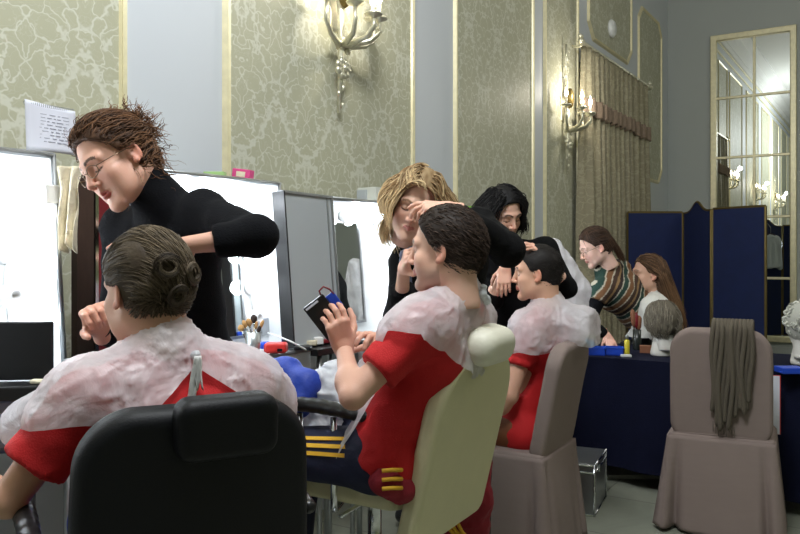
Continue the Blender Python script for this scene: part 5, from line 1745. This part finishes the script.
lump('blue_jacket', [(P(285, 372, 2.62), P(305, 385, 2.55), .045, .05), (P(305, 385, 2.55), P(300, 405, 2.50), .05, .04), (P(285, 372, 2.62), P(275, 368, 2.68), .045, .03)], M['blue_track'],
     'bright blue jacket bundled over the knees of the cream chair client', 'jacket', fold=.007, ff=9)
jm = root('maroon_jacket', 'maroon jacket with yellow stripes hanging down beside the cream seat', 'jacket', P(392, 495, 2.27))
lump('jacket_body', [(P(395, 450, 2.33), P(385, 480, 2.26), .035, .04), (P(385, 480, 2.26), P(402, 490, 2.28), .04, .04)], M['maroon_jersey'], '', '', parent=jm, fold=.006)
for i in range(3): MB().tube([P(382, 471+9*i, 2.20), P(392, 470+9*i, 2.205), P(402, 470+9*i, 2.23)], .006, 6).build('yellow_stripe', M['yellow_stripe'], jm, smooth=True)
jm = root('maroon_jacket', 'maroon jacket with a yellow band hanging behind the cream backrest', 'jacket', P(470, 510, 2.85))
lump('jacket_body', [(P(478, 448, 2.95), P(474, 500, 2.90), .045, .06), (P(474, 500, 2.90), P(440, 528, 2.90), .06, .05), (P(474, 500, 2.90), P(470, 545, 2.95), .06, .06)], M['maroon_jersey'], '', '', parent=jm, fold=.012)
for i in range(3): MB().tube([P(442+7*i, 516+2*i, 2.80), P(448+7*i, 528+2*i, 2.80), P(455+7*i, 535+2*i, 2.81)], .007, 6).build('yellow_stripe', M['yellow_stripe'], jm, smooth=True)
MB().tube([P(466, 483, 2.80), P(476, 480, 2.82)], .016, 8).build('yellow_band', M['yellow_stripe'], jm, smooth=True)

# ============================================================ woman 2: blonde
fw = V(-.05, 0, -1)
J = dict(fwd=fw)
J['neck'] = P(438, 226, 3.02); J['chest'] = P(442, 272, 3.06); J['pelvis'] = P(450, 372, 3.12)
J['sL'] = P(478, 226, 2.98); J['eL'] = P(508, 250, 2.74); J['wL'] = P(448, 208, 2.56)
J['sR'] = P(408, 262, 3.02); J['eR'] = P(400, 318, 2.90); J['wR'] = P(404, 268, 2.72)
stand_feet(J, fw)
p4 = person('standing blonde woman in black leaning over the client on the cream chair', J['pelvis'])
c4_ = P(416, 204, 2.86)
hd, R4 = head_at(c4_, V(-.10, -.30, -.92), up=norm(Ud+Rd*.30), s=1.02, skin=(226, 184, 162), lip=(190, 110, 105), h=.003, female=True, brow=(120, 90, 60))
Ra = frame(norm(P(416, 206, 2.56)-J['wL']), norm(V(.1, .85, -.5)))
hA = hand(J['wL'], Ra, [(.2, .3, .2), (.5, .5, .3), (.8, .7, .4), (.9, .8, .5)], thumb=(.3, .5), s=.88, h=.0035)
Rb_ = frame(norm(P(411, 236, 2.54)-J['wR']), norm(V(-.75, .3, -.5)))
hB = hand(J['wR'], Rb_, [(.3, .5, .3), (.5, .7, .4), (.7, .8, .4), (.8, .8, .5)], thumb=(.4, .5), s=.88, h=.0035)
skin_body('body', p4, J, hd, [hA, hB], (226, 184, 162), h=.009, fem=True, slim=.88, w=.92, neck=.05)
tee(p4, J, M['black_dress'], sleeve=dict(L=1.85, R=1.6), name='black_top', fem=True, w=.97, off=.012, fold=.006, h=.009, k=.06)
trousers(p4, J, M['dark_trousers'], slim=.95); shoes(p4, J, M['shoe'])
w4 = scalp(-.06, .35)
Rt4 = R4.T@A([0, 0, -1.0])
def fl4(p, t):
    g_ = np.tile(Rt4*1.0, (len(p), 1))
    part = np.sign(p[:, 0:1]+.01)*A([1.0, .1, 0])
    k = np.clip(1-t*2.6, 0, 1)
    return g_*(1-.6*k)+part*k*1.3+np.stack([np.sin(p[:, 2]*45+p[:, 1]*9)*.5*np.sign(p[:, 0]), np.cos(p[:, 2]*40)*.25, 0*p[:, 0]], 1)
EXT = [((0, .04, -.03), (.066, .065, .09)), ((0, .10, -.03), (.060, .07, .118))]
a1, _ = strands(2400, w4, fl4, lambda p: .16+.04*(p[2] > .08), 18, lift=(.008, .024), wander=.16, curl=.08, seed=21, ext=EXT)
hair_obj(p4, c4_, R4, 1.02, [(a1, .0019)], (132, 102, 68), (228, 202, 156), cap=cap_short(.012, low=-.07))
# printed scarf at her neckline
lump('printed_scarf', [(P(404, 256, 2.90), P(408, 290, 2.90), .016, .016), (P(404, 256, 2.90), P(425, 240, 2.96), .016, .016)], M['scarf_print'], '', '', parent=p4, fold=.006, ff=30, k=.01, h=.005)

# ============================================================ client 3
left3 = norm(np.cross([0, 0, 1], f3))
J = dict(fwd=f3)
J['neck'] = P(548, 307, 3.72); J['chest'] = P(541, 352, 3.72); J['pelvis'] = P(524, 428, 3.70)
J['sL'] = P(530, 330, 3.58); J['eL'] = P(510, 396, 3.52); J['wL'] = P(480, 428, 3.62)
J['sR'] = P(560, 326, 3.88); J['eR'] = P(530, 392, 3.95); J['wR'] = P(488, 420, 3.90)
sit_legs(J, f3, left3, footz=.09)
p5 = person('seated short black haired person in red shirt and plastic cape on a covered chair', J['pelvis'])
c5_ = P(537, 273, 3.72)
hd, R5 = head_at(c5_, V(-.93, -.05, .22), s=1.03, skin=(214, 166, 140), h=.0034, brow=(40, 30, 25))
h1_ = hand(J['wL'], frame(norm(f3-A([0, 0, .1])), (0, 0, 1)), [(.4, .5, .3)]*4, h=.0045)
skin_body('body', p5, J, hd, [h1_], (206, 158, 134), h=.010, neck=.055)
tee(p5, J, M['red_shirt'], sleeve=.55, r=.058, off=.008, h=.009, collar=((0, 0, .0), .062))
trousers(p5, J, M['brown_cloth'], name='shorts', to=.05); shoes(p5, J, M['shoe'])
a1, _ = strands(1600, w3, fl3, .022, 5, lift=(.006, .010), wander=.4, seed=24, hug=.6)
hair_obj(p5, c5_, R5, 1.03, [(a1, .0015)], (26, 22, 21), (42, 36, 33), cap=cap_short(.010, low=-.075))
ax5 = A(J['neck'])
def hem5(v):
    q = v-ax5; a = q@left3; b = -(q@f3); z = q[:, 2]
    return -(z+.165+.10*np.clip(a, 0, .3)-.5*np.clip(-b, -.1, .3)*0+.35*np.clip(-b-.03, 0, .2)+.010*np.sin(b*30))
cape(p5, J, M['plastic'], hem5, off=.028, fold=.005, arm=.2, seed=12, h=.009, drape=[(J['neck']-A([0, 0, .07]), ax5-f3*.17-A([0, 0, .10]), .09, .11)])

# ============================================================ woman 3: black hair
fw = V(-.05, 0, -1)
J = dict(fwd=fw)
J['neck'] = P(514, 243, 4.02); J['chest'] = P(516, 275, 4.08); J['pelvis'] = P(522, 350, 4.15)
J['sL'] = P(545, 250, 4.00); J['eL'] = P(566, 288, 3.88); J['wL'] = P(545, 257, 3.72)
J['sR'] = P(490, 255, 4.05); J['eR'] = P(492, 300, 3.95); J['wR'] = P(505, 268, 3.80)
stand_feet(J, fw)
p6 = person('standing woman with wavy black hair in black, hand on the short haired client', J['pelvis'])
c6_ = P(503, 213, 3.96)
hd, R6 = head_at(c6_, V(.42, -.42, -.72), up=norm(Ud-Rd*.12), s=1.02, skin=(224, 178, 156), lip=(185, 105, 100), h=.0034, female=True, brow=(30, 24, 22))
Ra = frame(norm(P(529, 243, 3.68)-J['wL']), norm(V(.1, .9, -.4)))
hA = hand(J['wL'], Ra, [(.5, .4, .3), (.4, .4, .2), (.35, .4, .2), (.3, .4, .2)], thumb=(.5, .4), s=.95, h=.004, spread=.14)
Rb_ = frame(norm(V(-.1, -.9, -.3)), norm(V(-.2, .0, -1)))
hB = hand(J['wR'], Rb_, [(.3, .4, .3)]*4, s=.9, h=.004)
skin_body('body', p6, J, hd, [hA, hB], (222, 176, 154), h=.010, fem=True, slim=.88, w=.92, neck=.05)
tee(p6, J, M['black_dress'], sleeve=dict(L=1.35, R=1.3), name='black_top', fem=True, w=.95, off=.008, h=.010, fold=.005, k=.06)
trousers(p6, J, M['dark_trousers'], slim=.95, h=.011); shoes(p6, J, M['shoe'])
Rt6 = R6.T@A([0, 0, -1.0])
def fl6(p, t):
    g_ = np.tile(Rt6, (len(p), 1)); part = np.sign(p[:, 0:1]-.015)*A([1.0, .0, 0])
    k = np.clip(1-t*2.4, 0, 1)
    return g_*(1-.6*k)+part*k*1.3+np.stack([np.sin(p[:, 2]*45)*.35, -.3+0*p[:, 0], 0*p[:, 0]], 1)
a1, _ = strands(1800, w4, fl6, .17, 16, lift=(.010, .024), wander=.2, curl=.15, seed=31, ext=EXT)
hair_obj(p6, c6_, R6, 1.02, [(a1, .0022)], (16, 15, 17), (30, 28, 30), cap=cap_short(.012, low=-.07))

# ============================================================ woman 4: striped sweater, ponytail
fw = V(-.9, 0, -.3)
J = dict(fwd=fw)
J['neck'] = P(606, 268, 5.30); J['chest'] = P(622, 292, 5.36); J['pelvis'] = P(652, 335, 5.50)
J['pelvis'][2] = .86
J['sL'] = P(602, 290, 5.20); J['eL'] = P(588, 322, 5.16); J['wL'] = P(607, 336, 5.12)
J['sR'] = P(620, 270, 5.52); J['eR'] = P(592, 300, 5.60); J['wR'] = P(578, 328, 5.52)
stand_feet(J, fw)
for sd in 'LR': J['k'+sd] = lerp(J['h'+sd], J['a'+sd], .5)
p7 = person('woman in brown and green striped sweater with a ponytail, leaning over the table', J['pelvis'])
c7_ = P(595, 247, 5.25)
hd, R7 = head_at(c7_, V(-.92, -.42, -.08), s=1.02, skin=(230, 190, 174), lip=(180, 110, 105), h=.004, female=True, brow=(70, 50, 40))
hA = hand(J['wL'], frame(V(.2, -.6, -.5), norm(V(-.3, .5, -1))), [(.3, .4, .3)]*4, s=.9, h=.005)
skin_body('body', p7, J, hd, [hA], (226, 180, 160), h=.011, fem=True, slim=.88, w=.92, neck=.05)
ax7 = norm(A(J['neck'])-A(J['pelvis']))
def stripe(v):
    t_ = (v-A(J['pelvis']))@ax7+.04*np.sin(v[:, 0]*6)
    pal = A([lin(c_) for c_ in ((74, 54, 44), (196, 188, 170), (120, 84, 56), (196, 188, 170), (40, 66, 58), (196, 188, 170), (52, 40, 38), (150, 120, 84))])
    b = A([.034, .008, .038, .008, .034, .008, .03, .02]); e = np.cumsum(b)
    u = np.mod(t_, e[-1]); i = np.searchsorted(e, u)
    return pal[np.clip(i, 0, 7)]
tee(p7, J, M['stripes'], sleeve=dict(L=.35, R=.35), name='striped_sweater', fem=True, w=.97, off=.018, h=.007, fold=.004, collar=((-.02, 0, .02), .062), col=stripe, k=.06)
def slv(g):
    for sd in 'LR':
        g.cap_(lerp(J['s'+sd], J['e'+sd], .15), J['e'+sd], .052, .044, k=.02); g.cap_(J['e'+sd], lerp(J['e'+sd], J['w'+sd], .75), .044, .034, k=.015)
lo, hi = bounds(J, .15, keys=('sL', 'sR', 'eL', 'eR', 'wL', 'wR'))
garment('dark_sleeves', p7, lo, hi, .008, slv, M['black_knit'], fold=.003, sm=1)
trousers(p7, J, mat('olive_trousers', (104, 98, 84), rough=.9, var=.1, bump=.3), slim=.95, h=.011); shoes(p7, J, M['shoe'])
w7 = scalp(-.06, .35)
tail = A([0, -.105, .02])
def fl7(p, t):
    d = tail-p; n = np.linalg.norm(d, axis=1)[:, None]
    g_ = R7.T@norm(V(.55, -.8, .1))
    return np.where((n < .035) | (t > .55), g_, d/n)
a1, _ = strands(700, w7, fl7, .30, 22, lift=(.006, .014), wander=.14, seed=41, spread=.3)
hair_obj(p7, c7_, R7, 1.02, [(a1, .0028)], (56, 42, 36), (92, 68, 52), cap=cap_short(.009, low=-.06))
cc = c7_+R7@tail
gl = MB(); T7 = lambda x, y, z: c7_+R7@(A([x, y, z])*1.02)
for sx in (-1, 1):
    gl.tube([T7(sx*.033+.020*math.cos(q), .105, -.003+.014*math.sin(q)) for q in np.linspace(0, 2*PI, 17)], .0014, 5)
    gl.tube([T7(sx*.053, .10, .002), T7(sx*.078, .04, .003), T7(sx*.084, .0, .004)], .0014, 5)
gl.tube([T7(-.013, .107, .001), T7(0, .111, .004), T7(.013, .107, .001)], .0014, 5)
gl.build('glasses', M['wire'], p7, smooth=True)
MB().tube([cc+R7@A([.014*math.cos(q), -.01, .014*math.sin(q)]) for q in np.linspace(0, 2*PI, 13)], .005, 6).build('hair_elastic', M['wood'], p7, smooth=True)

# ============================================================ girl with long hair, white cape
fw = V(-1, 0, .0)
J = dict(fwd=fw)
lg = norm(np.cross([0, 0, 1], fw))
J['neck'] = P(657, 298, 5.45); J['chest'] = P(660, 320, 5.45); J['pelvis'] = P(664, 366, 5.62); J['pelvis'][2] = .55
J['sL'] = P(652, 311, 5.28); J['sR'] = P(660, 308, 5.64)
J['eL'] = P(642, 345, 5.36); J['eR'] = P(648, 345, 5.8); J['wL'] = P(616, 348, 5.45); J['wR'] = P(620, 348, 5.7)
sit_legs(J, fw, lg, footz=.09)
p8 = person('seated girl in profile with long brown hair, wrapped in a white cape', J['pelvis'])
c8_ = P(648, 274, 5.42)
hd, R8 = head_at(c8_, V(-.98, -.02, -.05), s=1.05, skin=(226, 180, 156), lip=(190, 110, 105), h=.004, female=True, brow=(80, 60, 45))
skin_body('body', p8, J, hd, [], (222, 178, 156), h=.012, fem=True, slim=.85, w=.88, neck=.048)
tee(p8, J, M['dark_trousers'], sleeve=1.8, name='dark_top', fem=True, w=.9, off=.006, h=.011)
trousers(p8, J, M['dark_trousers'], slim=.9, h=.012); shoes(p8, J, M['shoe'])
ax8 = A(J['neck'])
def hem8(v): return -(v[:, 2]-.80)
M['white_cloth'] = mat('white_cloth', (225, 224, 218), rough=.85, var=.04, bump=.3, bscale=40)
cape(p8, J, M['white_cloth'], hem8, name='white_cape', off=.03, fold=.012, arm=.9, seed=15, h=.010, drape=[(J['eL'], J['wL']+A([0, 0, .02]), .07, .05), (J['eR'], J['wR']+A([0, 0, .02]), .07, .05)])
Rt8 = R8.T@A([0, 0, -1.0])
EXT8 = [(tuple((R8.T@(A(J['chest'])+A([0, 0, -.02])-c8_))/1.05), (.14, .14, .19))]
def fl8(p, t):
    bk = A([0, -1.3, 0])*(p[:, 1:2] > -.03)*(t < .7)
    g_ = np.tile(Rt8, (len(p), 1)); part = np.sign(p[:, 0:1])*A([1.0, 0, 0]); k = np.clip(1-t*4.5, 0, 1)
    return g_+part*k*1.0+bk+A([0, -.35, 0])
a1, _ = strands(1600, w4, fl8, .36, 24, lift=(.008, .020), wander=.08, seed=51, ext=EXT8+EXT[1:], spread=.12)
hair_obj(p8, c8_, R8, 1.05, [(a1, .0026)], (84, 62, 46), (138, 104, 74), cap=cap_short(.010, low=-.07))
st8 = root('stool', 'dark stool under the seated long haired girl', 'stool', (J['pelvis'][0], J['pelvis'][1], 0))
pz = A([J['pelvis'][0], J['pelvis'][1], 0])
MB().lathe([(.17, .38), (.18, .39), (.18, .42), (.16, .435), (.0001, .435)], pz, 24).build('seat', M['black_plastic'], st8, smooth=True)
for k_ in range(4):
    a = k_*PI/2+.4; MB().tube([pz+A([.12*math.cos(a), .12*math.sin(a), .385]), pz+A([.19*math.cos(a), .19*math.sin(a), 0])], .012, 8).build('leg', M['alu'], st8, smooth=True)

# ============================================================ wigs on stands
def wig(label, base, fwd, hgt, c0, c1, curly, flesh=(216, 213, 206)):
    t = root('wig_stand', label, 'wig', base)
    R = frame(fwd); s_ = hgt/.345; C = A(base)+A([0, 0, .215*s_])
    v, q, c = head(C, R, s_, skin=flesh, lip=(180, 150, 140), brow=flesh, h=.0042, female=True)
    g = SDF(A(base)-.14, A(base)+A([.14, .14, .2]), .005)
    g.cap_(A(base)+A([0, 0, .02]), A(base)+A([0, 0, .10*s_]), .066*s_, .05*s_, k=.02)
    g.plane((0, 0, base[2]+.0), (0, 0, -1))
    v2, q2 = g.mesh()
    M.setdefault('foam', mat('foam_head', flesh, rough=.7, var=.05))
    sobj('foam_head', np.concatenate([v, v2]), np.concatenate([q, q2+len(v)]), M['foam'], t)
    if curly:
        def wh(p): return p[2] > -.06+max(0, p[1])*1.2
        k_ = []; rg = np.random.default_rng(4)
        while len(k_) < 120:
            d_ = rg.normal(size=3); d_ /= np.linalg.norm(d_); p = A(HE[0][0])+d_*A([.09, .11, .10])
            if not wh(p): continue
            ax_ = norm(np.cross(d_, [0, 0, 1.0])+rg.normal(size=3)*.15); w_ = np.cross(d_, ax_)
            a = np.linspace(0, 4*PI, 20)
            k_.append(p+d_*.004+.012*(np.cos(a)[:, None]*d_+np.sin(a)[:, None]*w_)+np.linspace(-.012, .012, 20)[:, None]*ax_)
        hair_obj(t, C, R, s_, [(A(k_), .006)], c0, c1, cap=cap_short(.016, low=-.075), name='wig')
    else:
        def fw_(p, tt): return np.tile(R.T@A([0, 0, -1.0]), (len(p), 1))*(.35+tt)+np.sign(p[:, 0:1])*A([.6, 0, 0])*(1-tt)+A([0, -.3, 0])
        def wh(p): return p[2] > -.06+max(0, p[1])*1.1
        a1, _ = strands(1500, wh, fw_, .085, 12, lift=(.012, .026), wander=.14, seed=61, hug=.3)
        hair_obj(t, C, R, s_, [(a1, .0022)], c0, c1, cap=cap_short(.020, low=-.09), name='wig')
    return t
b_ = P(661, 358, 4.72); b_[2] = TT
wig('grey brown bobbed wig on a pale foam head on the navy table', b_, V(-.35, 0, .9), .325, (104, 96, 84), (150, 142, 126), False)
b_ = P(803, 358, 4.35); b_[2] = TT
wig('white curled wig on a stand at the right edge of the navy table', b_, V(.4, 0, .9), .34, (196, 196, 186), (228, 228, 218), True)
# dark hairpiece behind the empty chair
lump('hairpiece', [(P(738, 334, 5.0), P(750, 335, 5.0), .035, .03)], M['bristle_dark'], 'dark rounded hairpiece seen just above the empty covered chair', 'hairpiece', fold=.004, ff=50).location.z = TT+.001

# white plastic sheet draped over a stand behind the striped woman
g_lab = 'white plastic sheet draped over a rack between the black haired and striped women'
lump('draped_sheet', [(P(553, 247, 4.42), P(560, 275, 4.42), .04, .07), (P(556, 252, 4.42), P(578, 290, 4.42), .04, .07), (P(560, 275, 4.42), A([*(P(558, 300, 4.42)[:2]), 1.0]), .07, .08), (P(578, 290, 4.42), A([*(P(574, 300, 4.42)[:2]), 1.0]), .07, .08)],
     M['plastic'], g_lab, 'plastic sheet', fold=.018, ff=15, k=.03, h=.008, st=(1, 1, .35))
rk = root('coat_rack', 'thin metal rack standing under the white plastic sheet', 'rack', A([*(P(563, 300, 4.42)[:2]), 0]))
pz = A([*(P(563, 300, 4.42)[:2]), 0])
MB().tube([pz+A([0, 0, .02]), pz+A([0, 0, 1.36])], .012, 8).build('pole', M['alu'], rk, smooth=True)
MB().lathe([(.17, 0), (.17, .012), (.03, .03), (.0001, .03)], pz, 24).build('base', M['alu'], rk, smooth=True)
# ------------------------------------------------------------ camera, light, view
cam = bpy.data.cameras.new('camera'); co = bpy.data.objects.new('camera', cam); COL.objects.link(co)
cam.sensor_width = 36; cam.lens = 36*FPX/800
cam.shift_y = (HORY-267)/800.0
co.location = tuple(CAM); co.rotation_euler = (PI/2, 0, YAW)
cam.clip_start = .05
bpy.context.scene.camera = co
def light(kind, name, loc, energy, color, size=.3, target=None, sx=None, sy=None):
    l = bpy.data.lights.new(name, kind); l.energy = energy; l.color = color
    if kind == 'POINT': l.shadow_soft_size = size
    if kind == 'AREA':
        l.shape = 'RECTANGLE'; l.size = sx; l.size_y = sy
    o = bpy.data.objects.new(name, l); COL.objects.link(o); o.location = tuple(loc)
    if target is not None:
        o.rotation_euler = Vector(A(target)-A(loc)).to_track_quat('-Z', 'Y').to_euler()
    return o
light('POINT', 'unseen_overhead_light', (-.8, 1.2, 4.1), 330, (.93, .97, 1.0), .45)  # unseen overhead lamp without a fixture, placed to brighten the upper left wall
light('POINT', 'added_far_light', (1.2, 6.0, 3.7), 75, (1, .95, .86), .45)  # added fill lamp that lights the back of the room, no fixture there
w = bpy.data.worlds.new('world'); bpy.context.scene.world = w; w.use_nodes = True
w.node_tree.nodes['Background'].inputs[0].default_value = (.05, .055, .065, 1)
w.node_tree.nodes['Background'].inputs[1].default_value = .3
sc = bpy.context.scene
sc.view_settings.view_transform = 'Standard'; sc.view_settings.look = 'None'
sc.view_settings.gamma = 1; sc.view_settings.use_curve_mapping = False
sc.view_settings.exposure = 0.0
